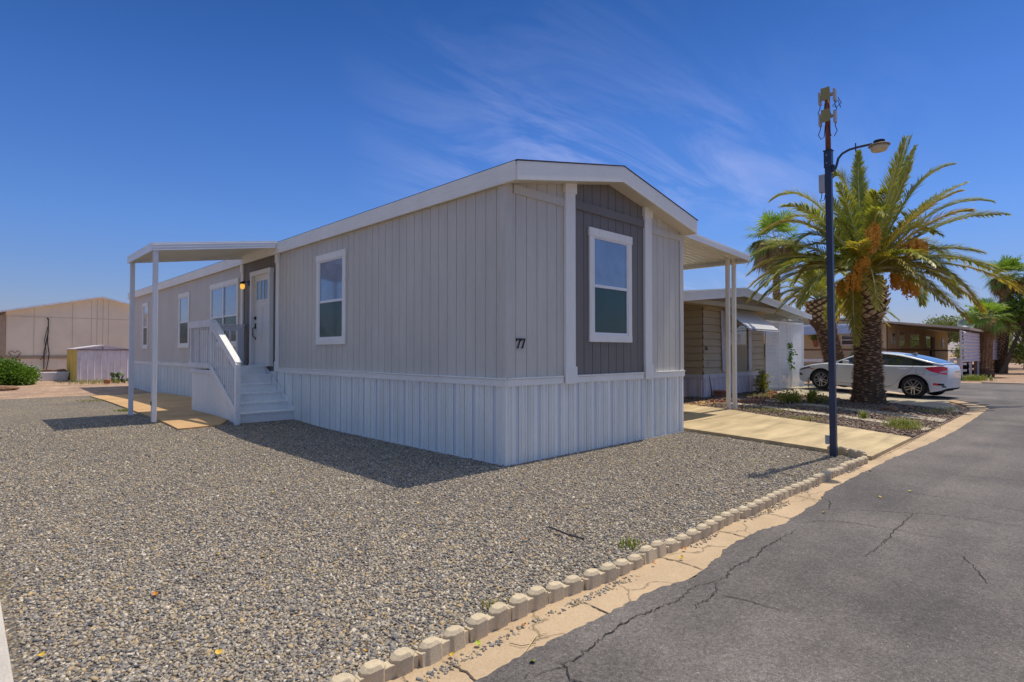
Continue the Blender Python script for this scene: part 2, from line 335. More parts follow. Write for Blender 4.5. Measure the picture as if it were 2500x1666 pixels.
def road():
    from mathutils.geometry import tessellate_polygon
    E=[(-30,-3.24),(-3.23,-3.22),(-2.95,-3.21),(-2.76,-3.22),(-2.61,-3.23),(-2.29,-3.24),(-1.9,-3.25),(-1.57,-3.33),(-.84,-3.22),(-.34,-3.23),(-.05,-3.30),(1,-3.26),(1.33,-3.19),(2.53,-3.2),(3.97,-3.22),(5.69,-3.33),(7.7,-3.37),(10.8,-3.34),(12.6,-3.3),(13.3,-3.28),(14.2,-3.14),(14.84,-2.83),(15.6,-2.5),(16.43,-2.0),(17.6,-1.1),(18.8,.3),(19.6,2.3),(19.9,60)]
    d=[]; 
    for (x0,y0),(x1,y1) in zip(E[:-1],E[1:]):
        L=math.hypot(x1-x0,y1-y0); n=max(1,int(L/(.035 if -5<x0<6 and x1<8 else .3)))
        if x0<-20 or y1>20: n=40
        for i in range(n):
            t=i/n; d.append((x0+(x1-x0)*t,y0+(y1-y0)*t+ (0.006*math.sin(x0*40+t*17)+rng.normal(0,.005))*(1 if x0<14 else 0)))
    d+= [(19.9,60),(27.7,60),(27.7,-5),(27.4,-16),(-30,-16)]
    t=tessellate_polygon([[Vector((x,y,0)) for x,y in d]])
    mb=MB(); n=len(d); zf=lambda x,y: .016 if x<16 else .016+hz(x,y)
    mb.add([(x,y,.016) for x,y in d]+[(x,y,-.03) for x,y in d],[tuple(f) for f in t]+[(i,i+n,(i+1)%n+n,(i+1)%n) for i in range(n)])
    return st(mb.build('road',M['asphalt']))
RD=road()
CR=[[(-1.68,-3.4),(-1.54,-3.45),(-1.43,-3.46),(-1.28,-3.42),(-1.15,-3.43),(-1.05,-3.43),(-0.91,-3.45),(-0.77,-3.41),(-0.47,-3.42),(-0.19,-3.43)],[(-1.98,-3.55),(-1.89,-3.52),(-1.8,-3.54),(-1.69,-3.52),(-1.57,-3.46)],[(-1.72,-3.53),(-1.68,-3.66),(-1.67,-3.8),(-1.65,-3.9)],[(1.77,-3.46),(1.89,-3.78),(1.87,-4.26),(1.87,-4.41),(1.73,-4.83)],[(0.66,-3.42),(0.78,-3.57),(0.94,-3.79),(1.11,-4.05),(1.19,-4.28),(1.21,-4.86)],[(0.03,-3.35),(0.27,-3.52),(0.34,-3.62),(0.41,-3.96),(0.41,-4.13),(0.42,-4.28)],[(1.03,-3.97),(0.64,-3.97),(0.34,-3.97),(0.1,-3.98),(-0.19,-3.98),(-0.43,-3.96)],[(0.09,-4.4),(-0.06,-4.48),(-0.29,-4.56),(-0.42,-4.6)],[(3.12,-3.81),(3.26,-4.16),(3.43,-4.73)],[(1.06,-3.28),(0.92,-3.36),(0.66,-3.42),(0.58,-3.38)],[(-3.1,-3.34),(-2.9,-3.41),(-2.7,-3.40),(-2.4,-3.36),(-2.2,-3.38),(-1.98,-3.42),(-1.68,-3.4)],[(-2.9,-3.36),(-2.9,-3.41),(-2.97,-3.5),(-2.9,-3.7)]]
JT=[[(x,-2.98),(x+.02,-3.1),(x,-3.3)] for x in (-4.1,-3.25,-2.34,-1.4,-.58,.17,.98,1.89,2.8)]
JB=[[(3.0,-3.0),(4,-3.09),(5,-3.09),(6,-3.08),(8,-3.07),(10,-3.05),(11.65,-3.05),(13.57,-2.9),(15.2,-2.38),(15.99,-1.86)]]
def crackmesh(name,lines,w,z,m,parent,jit=.012):
    mb=MB()
    for L in lines:
        P=interp(L,max(3,int(sum(math.dist(a,b) for a,b in zip(L[:-1],L[1:]))/.02)))
        P=P+rng.normal(0,jit*.5,P.shape); 
        n=len(P); vs=[]
        for i,p in enumerate(P):
            d=P[min(i+1,n-1)]-P[max(i-1,0)]; d=d/(np.linalg.norm(d)+1e-9); nn=np.array([-d[1],d[0]])
            ww=w*(.3+.9*rng.random())*math.sin(math.pi*min(max((i+.5)/n,.06),.94))**.4
            zz=z(p[0],p[1]) if callable(z) else z; vs+= [(*(p+nn*ww),zz),(*(p-nn*ww),zz)]
        mb.add(vs,[(2*i,2*i+1,2*i+3,2*i+2) for i in range(n-1)])
    return mb.build(name,m,parent)
crackmesh('crack',CR[:2]+CR[10:],.0042,.021,M['crack'],RD,.016); crackmesh('crack',CR[2:10],.0036,.0206,M['crack'],RD)
st(crackmesh('gutter_joints',JT+JB,.006,.0085,M['joint'],None,.006))
st(crackmesh('path_joints',[[(-2.1,y),(-.03,y)] for y in (7.6,9.6,11.6,13.6)],.012,lambda x,y:hz(x,y)+.035,M['joint'],None,.002)); st(crackmesh('driveway_joints',[[(4.45,.36),(6.0,.33),(7.62,.30)]],.006,lambda x,y:hz(x,y)+.060,M['joint'],None,.001))
# loose stones
def stones(name,n,fx,zadd,smin,smax,mt):
    P=fx(n); n=len(P)
    base=np.array([(-1,-1,-1),(1,-1,-1),(1,1,-1),(-1,1,-1),(-1,-1,1),(1,-1,1),(1,1,1),(-1,1,1)],float)*.5
    V=base[None]*(1+rng.uniform(-.38,.38,(n,8,3))); V[:,4:,:2]*=.72
    s=rng.uniform(smin,smax,(n,1,1))*(1+.5*(rng.random((n,1,1))>.93)); asp=np.stack([rng.uniform(.9,1.5,n),rng.uniform(.7,1.1,n),rng.uniform(.45,.8,n)],-1)[:,None]
    V=V*s*asp; a=rng.uniform(0,2*np.pi,n); t=rng.uniform(-.5,.5,(n,2))
    c,q=np.cos(a)[:,None],np.sin(a)[:,None]
    V[...,2]=V[...,2]+V[...,0]*t[:,:1]+V[...,1]*t[:,1:]
    x=V[...,0]*c-V[...,1]*q; y=V[...,0]*q+V[...,1]*c
    V=np.stack([x+P[:,:1],y+P[:,1:2],V[...,2]+(H(P[:,0],P[:,1])+zadd)[:,None]+s[:,0]*.2],-1).reshape(-1,3)
    F0=np.array([(0,3,2,1),(4,5,6,7),(0,1,5,4),(1,2,6,5),(2,3,7,6),(3,0,4,7)]); F=(F0[None]+8*np.arange(n)[:,None,None]).reshape(-1,4)
    return npmesh(name,V,F,mt)
def yardpts(n):
    # denser near the street corner of the yard, thinning to the back
    r=2.0+ (rng.random(n)**1.25)*11.5; a=HEAD+rng.uniform(-.72,.85,n)
    P=np.stack([CAM.x+r*np.cos(a),CAM.y+r*np.sin(a)],-1)
    k=(P[:,1]>-2.93)&(P[:,1]<16.4)&(P[:,0]>-16)&~((P[:,0]>-.02)&(P[:,1]>-.01))&(P[:,0]<3.7-.15*(P[:,1]+2.9)*0+.25*np.clip(P[:,1]+2.9,0,9))
    k&=~((P[:,0]>-2.15)&(P[:,1]>5.9)&(P[:,1]>6.0+1.0*np.clip(P[:,0]+1.6,0,9))) & (P[:,0]>-4.6)
    P=P[k]; return P
o=stones('loose_gravel',265000,yardpts,0,.0078,.0155,M['stone']); tag(o,'loose grey and tan stones covering the front yard','gravel',kind='stuff')
def gutpts(n):
    x=rng.uniform(-3.9,3.4,n); x=x[(np.sin(x*5.3)+np.sin(x*2.1+1)+rng.normal(0,.5,len(x)))>.3]; n=len(x); y=-3.0-.05*rng.random(n)-.03*(np.sin(x*3)+1)*rng.random(n); return np.stack([x,y],-1)
o=stones('spilled_gravel',1900,gutpts,.004,.006,.014,M['stone']); tag(o,'thin line of spilled gravel along the foot of the edging blocks','gravel',kind='stuff')
def bedpts(n):
    P=np.stack([rng.uniform(5.7,14,n),rng.uniform(-3,3,n)],-1)
    right=np.interp(P[:,1],[-3,-2.2,-1.1,.5,3],[11.6,12.6,13.3,13.6,13.8]); left=np.interp(P[:,1],[-3,-2,-.6,1,3],[6.1,6.75,7.45,7.85,7.9])
    return P[(P[:,0]<right)&(P[:,0]>left)]
o=stones('bed_gravel',15000,bedpts,.01,.02,.045,M['bed']); tag(o,'coarse reddish gravel in the bed around the date palm','gravel',kind='stuff')
# ================= MOBILE HOME =================
WW,LL=4.33,21.27; ZB,ZT=.975,1.08
M['seam']=mat('dark_panel_seam',(.16,.17,.18),.8)
home=thing('mobile_home','grey single-wide mobile home numbered 77 with white corrugated skirting and a charcoal gable panel','mobile home',(0,0,0))
def groovewall(mb,ax,c,u0,u1,z0,topf,out,pitch=.2,gw=.012,gd=.009,off=.17):
    """vertical-groove panel on plane ax=c facing out(-1/+1)"""
    us=[u0]; k=math.ceil((u0-off)/pitch)
    prof=[(u0,0)]
    g=off+k*pitch
    while g<u1-gw:
        if g>u0+gw: prof+=[(g-gw/2,0),(g-gw/2+.001,-gd),(g+gw/2-.001,-gd),(g+gw/2,0)]
        g+=pitch
    prof.append((u1,0)); vs=[]
    for u,d in prof:
        cc=c+out*d
        for z in (z0,topf(u)): vs.append((cc,u,z) if ax=='x' else (u,cc,z))
    mb.add(vs,[(2*i,2*i+2,2*i+3,2*i+1) for i in range(len(prof)-1)])
def roofz(x,zp=3.9175,ze=3.474): return ze+(zp-ze)*(1-abs(x-WW/2)/(WW/2))
mb=MB(); f1=lambda u:3.56
groovewall(mb,'x',0,0,6.95,ZB,f1,-1); groovewall(mb,'x',0,9.2,LL,ZB,f1,-1); mb.build('side_wall',M['siding'],home,fix=False)
mb=MB(); groovewall(mb,'x',0,6.95,9.2,ZB,f1,-1,.2); mb.build('entry_wall_panel',M['dark'],home,fix=False)['label']='charcoal siding around the front door'
mb=MB(); fr=lambda u:roofz(u)+.06
groovewall(mb,'y',0,0,1.2,ZB,fr,-1,.196,off=-.02); groovewall(mb,'y',0,3.18,WW,ZB,fr,-1,.196,off=-.02)
mb.add([(WW,0,ZB),(WW,LL,ZB),(WW,LL,3.56),(WW,0,3.56)],[(0,1,2,3)]); mb.add([(0,LL,ZB),(WW,LL,ZB),(WW,LL,3.5),(WW/2,LL,3.95),(0,LL,3.5)],[(0,1,2,3,4)])
mb.build('end_wall',M['siding'],home,fix=False)
mb=MB(); groovewall(mb,'y',0,1.2,2.165,ZB,fr,-1,.196,off=-.02); groovewall(mb,'y',0,2.165,3.18,ZB,fr,-1,.196,off=-.02); 
mb.build('gable_panel',M['dark'],home,fix=False)['label']='charcoal panel between two white columns'
mb=MB(); mb.box(1.31,3.08,-.028,-.002,3.42,3.54); mb.build('panel_band',M['dark'],home)
mb=MB(); mb.box(.12,1.11,-.026,-.002,3.40,3.51); mb.box(3.27,4.25,-.026,-.002,3.36,3.46); mb.split('gable_band',M['siding'],home)
mb=MB(); mb.box(-.022,.1,-.022,-.002,ZT,3.5); mb.box(-.022,-.002,-.002,.1,ZT,3.5); mb.box(WW-.1,WW+.02,-.02,-.002,ZT,3.5); mb.split('corner_board',M['siding'],home,bevel=.003)
for a,b in ((1.10,1.31),(3.08,3.28)):
    mb=MB(); mb.box(a,b,-.045,-.002,.985,3.61); mb.build('column',M['whitez'],home,bevel=.003)
    mb=MB(); mb.box(a-.018,b+.018,-.06,-.046,.965,1.2); mb.box(a-.018,b+.018,-.06,-.002,3.61,roofz((a+b)/2)+.04); mb.split('column_cap',M['whitez'],home,bevel=.003)
for a,b in ((6.9,7.04),(9.0,9.12)):
    mb=MB(); mb.box(-.035,-.002,a,b,1.2,3.3); mb.box(-.05,-.003,a-.015,b+.02,.99,1.2); mb.box(-.05,-.003,a-.015,b+.02,3.3,3.5); mb.split('entry_trim',M['whitez'],home,bevel=.003)
def band(name,segs,ax,out):
    mb=MB()
    for a,b,e in segs:
        if ax=='x': mb.box(-.03-e,-.003,a,b,ZB,ZT-.022); mb.box(-.04-e,-.003,a,b,ZT-.02,ZT)
        else: mb.box(a,b,-.03-e,-.003,ZB,ZT-.022); mb.box(a,b,-.04-e,-.003,ZT-.02,ZT)
    mb.split(name,M['white'],home,per=2,bevel=.003)
band('base_trim',[(-.03,3.1,0),(3.105,6.88,0),(9.14,13.2,0),(13.205,LL,0)],'x',-1); band('base_trim',[(0,1.07,0),(1.33,3.06,.005),(3.30,WW+.03,0)],'y',-1)
# skirting: repeating vinyl profile
def skirt(ax,c,u0,u1,z0f,z1,parent,name='skirting',per=.40,mts=None,out=-1):
    prof=[(0,0,0),(.028,0,0),(.032,.020,0),(.042,.020,0),(.046,0,0),(.085,0,0),(.089,.020,0),(.099,.020,0),(.103,0,0),(.17,0,0),(.173,-.008,1),(.226,-.008,1),(.229,0,0),(.262,0,0),(.266,.020,0),(.276,.020,0),(.280,0,0),(.335,0,0),(.339,.020,0),(.350,.020,0),(.354,0,0),(.388,0,2),(.390,-.012,2),(.394,-.012,2),(.396,0,0)]
    mb=MB(); u=u0; pts=[]
    while u<u1:
        pts+=[(u+a,d,m) for a,d,m in prof if u+a<=u1 and a<per]; u+=per
    vs=[]
    for a,d,m in pts:
        zz=z0f(a)
        for z in (zz,z1): vs.append((c+out*d,a,z) if ax=='x' else (a,c+out*d,z))
    b=len(mb.v); mb.v+=vs
    for i in range(len(pts)-1): mb.f.append((b+2*i,b+2*i+2,b+2*i+3,b+2*i+1)); mb.m.append(pts[i][2])
    return mb.build(name,(mts or [M['skirt'],M['perf']])+[M['seam']],parent,fix=False)
skirt('x',-.004,0,LL,lambda a:-.04+hz(-.1,a),ZB+.02,home)
skirt('y',-.004,0,WW,lambda a:-.03,ZB+.02,home)
mb=MB(); mb.box(-.016,.03,-.016,.03,-.05,ZB); mb.box(WW-.03,WW+.012,-.012,.03,-.05,ZB); mb.split('skirting_corner',M['skirt'],home,bevel=.003)
mb=MB(); mb.box(.03,WW,-.022,-.018,-.02,.012); mb.bar((-.019,.03,.005),(-.019,6.3,.012),.006,.03); mb.split('skirting_track',M['alum'],home)
# inner mass so light cannot pass
mb=MB(); mb.box(.06,WW-.04,.06,LL-.05,-.05,3.5); mb.build('inner_frame',M['dark'],home)
# roof
RP=4.15; RE=3.72
mb=MB(); y0,y1=-.262,LL+.3; xa,xb=-.075,WW+.075
for dz,inset,mi in ((0,0,0),):
    P=[(xa,RE-.014),(WW/2,RP-.004),(xb,RE-.014),(xb,RE-.002),(WW/2,RP+.009),(xa,RE-.002)]
    mb.prism(P,y0-.016,y1,'y')
mb.build('roof',M['shingle'],home,fix=True)
mb=MB()
# shingle butts: slight irregular course edge
for i in range(55):
    y=i*.4+rng.uniform(-.05,.05)-.2; 
    for s in (-1,1):
        if rng.random()<.5: mb.bar((WW/2+s*rng.uniform(.4,2.2),y,0),(WW/2+s*rng.uniform(.4,2.2),y+.001,0),.001,.001)
# fascia
def gable(yf,t,x0,x1,drop,ztop_e,ztop_p):
    P=[(x0,ztop_e-drop),(WW/2,ztop_p-drop),(x1,ztop_e-drop),(x1,ztop_e),(WW/2,ztop_p),(x0,ztop_e)]
    m2=MB(); m2.prism(P,yf,yf+t,'y'); return m2
gable(-.27,.025,-.06,WW+.06,.231,3.705,4.145).build('gable_fascia',M['white'],home,bevel=.002)
mb=MB(); mb.box(-.085,-.06,-.245,LL+.27,3.474,3.705); mb.box(WW+.06,WW+.085,-.245,LL+.27,3.474,3.705); mb.split('eave_fascia',M['white'],home,bevel=.002)
mb=MB(); P=[(-.058,3.485),(WW/2,3.93),(WW+.058,3.485),(WW+.058,3.50),(WW/2,3.945),(-.058,3.50)]; mb.prism(P,-.244,.02,'y'); mb.box(-.058,0,.02,LL,3.49,3.5); mb.box(-.058,0,-.244,.02,3.476,3.485); mb.build('soffit',M['soffit'],home)
mb=MB(); mb.prism([(-.058,3.50),(WW/2,3.95),(WW+.058,3.50),(WW/2,4.12)],-.24,LL+.2,'y'); mb.build('roof_core',M['soffit'],home)
mb=MB(); mb.bar((0,0.0,0),(0,.001,0),.001,.001)
# windows
def window(parent,ax,u0,u1,z0,z1,ms=None,panes=1,c=0,out=-1,head=.12,side=.10,sill=.10,frame='whitez',up='paneup',low='panelow',blind=False):
    w=MB()
    def B(mb,a,b,d0,d1,za,zb):
        lo,hi=c+out*d0,c+out*d1
        if ax=='x': mb.box(lo,hi,a,b,za,zb)
        else: mb.box(a,b,lo,hi,za,zb)
    # casing
    B(w,u0-.012,u1+.012,.003,.036,z1-head,z1); B(w,u0,u0+side,.003,.03,z0+sill,z1-head); B(w,u1-side,u1,.003,.03,z0+sill,z1-head); B(w,u0-.004,u1+.004,.003,.032,z0,z0+sill)
    win=w.build('window',M[frame],parent,bevel=.003)
    a0,a1=u0+side,u1-side; b0,b1=z0+sill,z1-head; mid=ms or (b0+b1)/2; pw=(a1-a0)/panes
    fr=MB()
    for i in range(panes):
        p0=a0+i*pw; p1=p0+pw
        for (q0,q1,za,zb) in ((p0,p0+.028,b0,b1),(p1-.028,p1,b0,b1),(p0+.028,p1-.028,b1-.028,b1),(p0+.028,p1-.028,b0,b0+.04),(p0+.028,p1-.028,mid-.022,mid+.022)):
            B(fr,q0,q1,.004,.022,za,zb)
        if i: B(fr,p0-.03,p0+.03,.022,.034,b0,b1)
    fr.build('sash',M['alum'],win,bevel=.002)
    for i in range(panes):
        p0=a0+i*pw+.028; p1=a0+(i+1)*pw-.028
        g=MB(); B(g,p0,p1,.004,.009,mid+.022,b1-.028); g.build('pane',M[up],win)
        g=MB(); B(g,p0,p1,.004,.009,b0+.04,mid-.022); g.build('pane',M[low],win)
    return win
window(home,'x',4.02,5.14,1.54,3.21,2.33); window(home,'x',9.33,11.46,1.53,3.20,2.31,panes=2); window(home,'x',13.4,14.5,1.53,3.18,2.3); window(home,'x',18.45,19.27,1.53,3.18,2.3)
window(home,'y',1.65,2.72,1.55,3.21,2.37)
# door
mb=MB(); mb.box(-.1,-.003,7.22,7.30,1.14,3.12); mb.box(-.1,-.003,8.25,8.35,1.14,3.12); mb.box(-.1,-.003,7.20,8.37,3.12,3.22); mb.box(-.11,-.003,7.20,8.37,1.10,1.138)
dr=mb.build('door',M['door'],home,bevel=.003)
mb=MB(); mb.box(-.03,-.004,7.30,8.25,1.14,3.12)
dslab=mb.build('door_slab',M['door'],dr)
mb=MB()
def rect_frame(mb,y0,y1,z0,z1,w,x0,x1):
    mb.box(x0,x1,y0,y1,z1-w,z1); mb.box(x0,x1,y0,y1,z0,z0+w); mb.box(x0,x1,y0,y0+w,z0+w,z1-w); mb.box(x0,x1,y1-w,y1,z0+w,z1-w)
rect_frame(mb,7.44,7.74,1.60,2.42,.014,-.037,-.0305); rect_frame(mb,7.80,8.10,1.60,2.42,.014,-.037,-.0305); rect_frame(mb,7.44,8.10,1.28,1.54,.014,-.037,-.0305); mb.build('door_moulding',M['door'],dr)
mb=MB(); mb.box(-.033,-.0305,7.44,8.10,2.56,3.0); mb.build('door_light',M['darkglass'],dr)
mb=MB(); rect_frame(mb,7.42,8.12,2.54,3.02,.03,-.042,-.0335); mb.box(-.042,-.0335,7.65,7.68,2.57,2.99); mb.box(-.042,-.0335,7.86,7.89,2.57,2.99); mb.build('door_light_grille',M['door'],dr)
mb=MB(); mb.box(-.045,-.0305,8.13,8.19,2.13,2.21); mb.lathe([(.028,0),(.028,.02)],(0,0,0),10,0,Matrix.Translation((-.045,8.16,2.17))@Matrix.Rotation(-math.pi/2,4,'Y')); mb.box(-.045,-.0305,8.13,8.19,1.93,2.05); mb.tube([(-.045,8.16,1.96),(-.09,8.16,1.94),(-.095,8.16,1.85),(-.09,8.16,1.76),(-.035,8.16,1.72)],.01,6); mb.box(-.04,-.0305,8.14,8.18,1.68,1.74); mb.build('door_handle',M['black'],dr)
mb=MB(); mb.box(-.03,-.003,8.62,8.72,2.95,3.07); mb.tube([(-.03,8.67,3.03),(-.12,8.67,3.05),(-.15,8.67,3.0)],.012,6); mb.lathe([(.02,.04),(.055,.02),(.06,-.02)],(-.15,8.67,3.0),10)
lt=mb.build('porch_light',M['black'],home)
amb,nt,N,L,b=nodes('amber_lamp_glass'); b.inputs['Base Color'].default_value=(.9,.5,.08,1); b.inputs['Emission Color'].default_value=(1,.55,.08,1); b.inputs['Emission Strength'].default_value=.7
mb=MB(); mb.lathe([(.045,0),(.055,-.05),(.045,-.1),(.02,-.12)],(-.15,8.67,2.98),10); mb.build('lamp_glass',amb,lt,smooth=True)
# house number 77 (slab serif figures)
def seven(mb,u,z,h,c,ax='y'):
    s=h; P=[(0,1),(.62,1),(.62,.86),(.36,.05),(.44,.05),(.44,0),(.10,0),(.10,.05),(.22,.05),(.50,.84),(.10,.84),(.07,.70),(0,.70)]
    mb.prism([(u+x*s+zz*.08*s,z+zz*s) for x,zz in P],c-.012,c,'y')
mb=MB(); seven(mb,.165,1.45,.125,-.006); seven(mb,.248,1.45,.125,-.006); mb.split('house_number',M['black'],home)
# ================= ENTRY STEPS =================
SP=M['steppaint']; steps=thing('entry_steps','white painted wooden steps with slatted railing leading up to the front door','steps',(-.55,7.5,.1))
LZ=1.10; zs=[LZ-.17*i for i in range(1,6)]; yE=7.48; run=.275
mb=MB(); mb.box(-1.10,-.05,yE-.03,8.9,LZ-.035,LZ); mb.build('landing',SP,steps,bevel=.004)
for i,z in enumerate(zs):
    y1=yE-.03-i*run+.03; mb=MB(); mb.box(-1.06,-.05,y1-run-.03,y1-.002,z-.035,z); mb.build('tread',SP,steps,bevel=.004)
for i in range(6):
    zt=LZ-.17*i-.036; yy=yE-i*run; zb=zt-.134 if i<5 else .06
    mb=MB(); mb.box(-1.06,-.052,yy-.02,yy-.0015,zb,zt); mb.build('riser',SP,steps)
# right stringer, side panels
mb=MB(); mb.prism([(yE+.02,LZ-.02),(yE+.02,LZ-.25),(yE-5*run-.02,.06),(yE-5*run-.06,.06),(yE-5*run-.06,.26)],-.048,-.02,'x'); mb.build('stringer',SP,steps)
XO=-1.12
mb=MB(); 
def side_panel():
    m=MB(); groovewall(m,'x',XO,6.12,8.9,.07,lambda u:min(1.03,.20+(u-6.12)*.62),-1,.098,.016,.012,0.02); m.add([(XO,8.9,.07),(-.05,8.9,.07),(-.05,8.9,1.03),(XO,8.9,1.03)],[(0,1,2,3)]); m.build('side_panel',M['skirt'],steps,fix=False)
side_panel()
mb=MB(); mb.box(XO-.03,XO-.013,7.42,8.94,.95,1.035); mb.bar((XO-.022,6.03,.165),(XO-.022,7.44,1.0),.017,.09,up=(0,0,1)); mb.build('panel_trim',SP,steps,bevel=.003)
# rails
K=(XO-.03,7.5); lo=(XO-.03,6.02)
def rail(name,y0,z0,y1,z1,w,h,x=XO-.0): 
    mb=MB(); mb.bar((x,y0,z0),(x,y1,z1),w,h); return mb.build(name,SP,steps,bevel=.004)
rail('handrail',6.0,1.20,7.5,2.045,.12,.04); rail('handrail',7.5,2.05,8.95,2.06,.12,.04)
rail('rail_board',6.0,1.13,7.5,1.975,.03,.11,XO-.045); rail('rail_board',7.49,1.975,8.95,1.985,.03,.11,XO-.045)
rail('rail_board',5.98,.27,7.5,1.12,.03,.10,XO-.045); rail('rail_board',7.49,1.12,8.95,1.13,.03,.10,XO-.045)
mb=MB(); mb.box(XO-.065,XO+.02,5.93,6.02,.06,1.17); mb.build('newel_post',SP,steps,bevel=.004)
mb=MB(); mb.box(XO-.04,XO+.02,7.46,7.55,1.1,2.02); mb.build('newel_post',SP,steps,bevel=.004)
mb=MB(); mb.box(XO-.04,XO+.02,8.85,8.93,1.1,2.03); mb.build('newel_post',SP,steps,bevel=.004)
for i in range(11):
    y=6.14+i*.122; z=.27+(y-5.98)*.56; mb=MB(); mb.box(XO-.022,XO-.008,y-.015,y+.015,z,z+.86); mb.build('baluster',SP,steps)
for i in range(8):
    y=7.66+i*.148; mb=MB(); mb.box(XO-.022,XO-.008,y-.015,y+.015,1.08,1.96); mb.build('baluster',SP,steps)
mb=MB(); mb.bar((XO,8.9,2.03),(-.02,8.9,2.03),.12,.035); mb.build('handrail',SP,steps); 
mb=MB(); mb.bar((XO,8.93,1.95),(-.12,8.93,1.95),.03,.10); mb.build('rail_board',SP,steps)
for i in range(6):
    x=-.98+i*.16; mb=MB(); mb.box(x-.018,x+.018,8.88,8.912,1.1,1.93); mb.build('baluster',SP,steps)
mb=MB(); mb.box(-.20,-.06,8.80,8.86,1.1,2.0); mb.build('newel_post',SP,steps)
# ================= AWNINGS =================
def awning(name,label,x0,z0,x1,z1,ya,yb,posts,mt,cor=.1,soff='creamal',post='alum',fas=.15,beamin=True):
    t=thing(name,label,'awning',(x1,ya,0))
    mb=MB(); n=int((x1-x0)/ (cor if x1>x0 else -cor)) if False else 0
    # roof pan: ridges run across from the house outward; profile along y
    y=ya+.02; pr=[]
    while y<yb-.02:
        pr+=[(y,0),(y+.006,-.022),(y+.035,-.022),(y+.041,0)]; y+=.15
    pr.append((yb-.02,0)); vs=[]
    for yy,d in pr: vs+=[(x0,yy,z0+d-.06),(x1,yy,z1+d-.06)]
    mb.add(vs,[(2*i,2*i+1,2*i+3,2*i+2) for i in range(len(pr)-1)])
    mb.add([(x0,ya+.02,z0-.03),(x1,ya+.02,z1-.03),(x1,yb-.02,z1-.03),(x0,yb-.02,z0-.03)],[(0,1,2,3)])
    mb.build('roof_pan',M[soff],t,fix=False)
    mb=MB(); sgn=1 if x1>x0 else -1
    for (a,b,dz) in ((ya,ya+.018,0),(yb-.018,yb,0)):
        mb.prism([(x0,z0-fas),(x1,z1-fas),(x1,z1),(x0,z0)],a,b,'y')
    for hh in (.28,.62,.94):
        mb.prism([(x0,z0-fas*hh-.006),(x1,z1-fas*hh-.006),(x1,z1-fas*hh+.006),(x0,z0-fas*hh+.006)],ya-.006,ya-.0005,'y')
    mb.box(x1,x1+sgn*.018,ya,yb,z1-fas,z1); mb.box(x1+sgn*.0185,x1+sgn*.024,ya,yb,z1-fas*.4,z1-fas*.3)
    mb.build('fascia',M[mt],t,bevel=.002)
    for px,py,zb,w in posts:
        zt=z0+(z1-z0)*(px-x0)/(x1-x0)-fas-.002
        m2=MB(); m2.box(px-w/2,px+w/2,py-w/2,py+w/2,zb,zt)
        for q in (-1,1): m2.box(px-w/2-.004,px-w/2-.0005,py+q*w*.3-.006,py+q*w*.3+.006,zb,zt); m2.box(px+q*w*.3-.006,px+q*w*.3+.006,py-w/2-.004,py-w/2-.0005,zb,zt)
        m2.build('post',M[post],t,bevel=.003)
    return t
t=awning('porch_awning','small white aluminium awning over the entry steps on two posts standing in the gravel','__',0,0,0,0,0,0,[],'alum') if False else None
aw=awning('porch_awning','small white aluminium awning over the entry steps on two slim posts',-.09,3.74,-2.33,3.40,6.86,8.95,[(-2.27,6.92,.13,.075),(-2.27,8.85,.07,.075)],'alum')
mb=MB(); mb.box(-2.27-.05,-2.27-.043,6.90,6.95,.43,.50); mb.build('outlet_box',M['black'],aw)
cp=awning('carport','cream aluminium carport roof on the driveway side of the home carried by two thin posts',WW+.09,3.80,8.07,3.62,.36,14,[],'alum',fas=.14,soff='creamal')
cp['category']='carport'
mb=MB(); mb.box(7.62,7.74,.9,13.8,3.36,3.46) if False else mb.box(7.99,8.05,.38,13.9,3.44,3.475); mb.build('beam',M['creamal'],cp)
for px,py,zb in ((7.80,.76,.05),(8.01,.71,.1)):
    m2=MB(); m2.box(px-.04,px+.04,py-.04,py+.04,zb,3.56); m2.box(px-.044,px-.0405,py-.02,py+.02,zb,3.56); m2.build('post',M['creamal'],cp,bevel=.003)
for o_,c_ in ((aw,'porch awning'),): o_['category']=c_
# ================= EDGING BLOCKS =================
def block_mesh():
    mb=MB(); T=.05; L_=.285
    def solid(pl,z0,z1,ch):
        n=len(pl); cx=sum(p[0] for p in pl)/n; cy=sum(p[1] for p in pl)/n
        vs=[(x,y,z0) for x,y in pl]+[(x,y,z1-ch) for x,y in pl]+[(cx+(x-cx)*(1-ch*1.2/.055),cy+(y-cy)*(1-ch*.5/.035),z1) for x,y in pl]
        fs=[tuple(reversed(range(n))),tuple(range(2*n,3*n))]+[(k*n+i,k*n+(i+1)%n,(k+1)*n+(i+1)%n,(k+1)*n+i) for k in (0,1) for i in range(n)]
        mb.add(vs,fs)
    solid([(0,-T/2),(L_,-T/2),(L_,T/2),(0,T/2)],-.06,.060,.004)
    for x0 in (.014,.158):
        w=.113; c=.022; h=.036
        solid([(x0,-h+c),(x0+c,-h),(x0+w-c,-h),(x0+w,-h+c),(x0+w,h-c),(x0+w-c,h),(x0+c,h),(x0,h-c)],-.06,.090,.018)
    return mb.build('edging_block',M['block'],bevel=.003)
b0=block_mesh()
xs=[]; x=-3.93; path=lambda x: np.interp(x,[-4,-3.4,-2.5,-1.97,-.7,.35,1.8,3.4],[-2.93,-2.93,-2.91,-2.955,-2.975,-2.975,-3.0,-3.03])
slots=[]
while x<3.3:
    y=path(x); y2=path(x+.29); slots.append((x,y,math.atan2(y2-y,.29),.0)); x+=.293
slots+=[(3.58,-3.0,.98,.03),(3.76,-2.74,1.2,.03)]
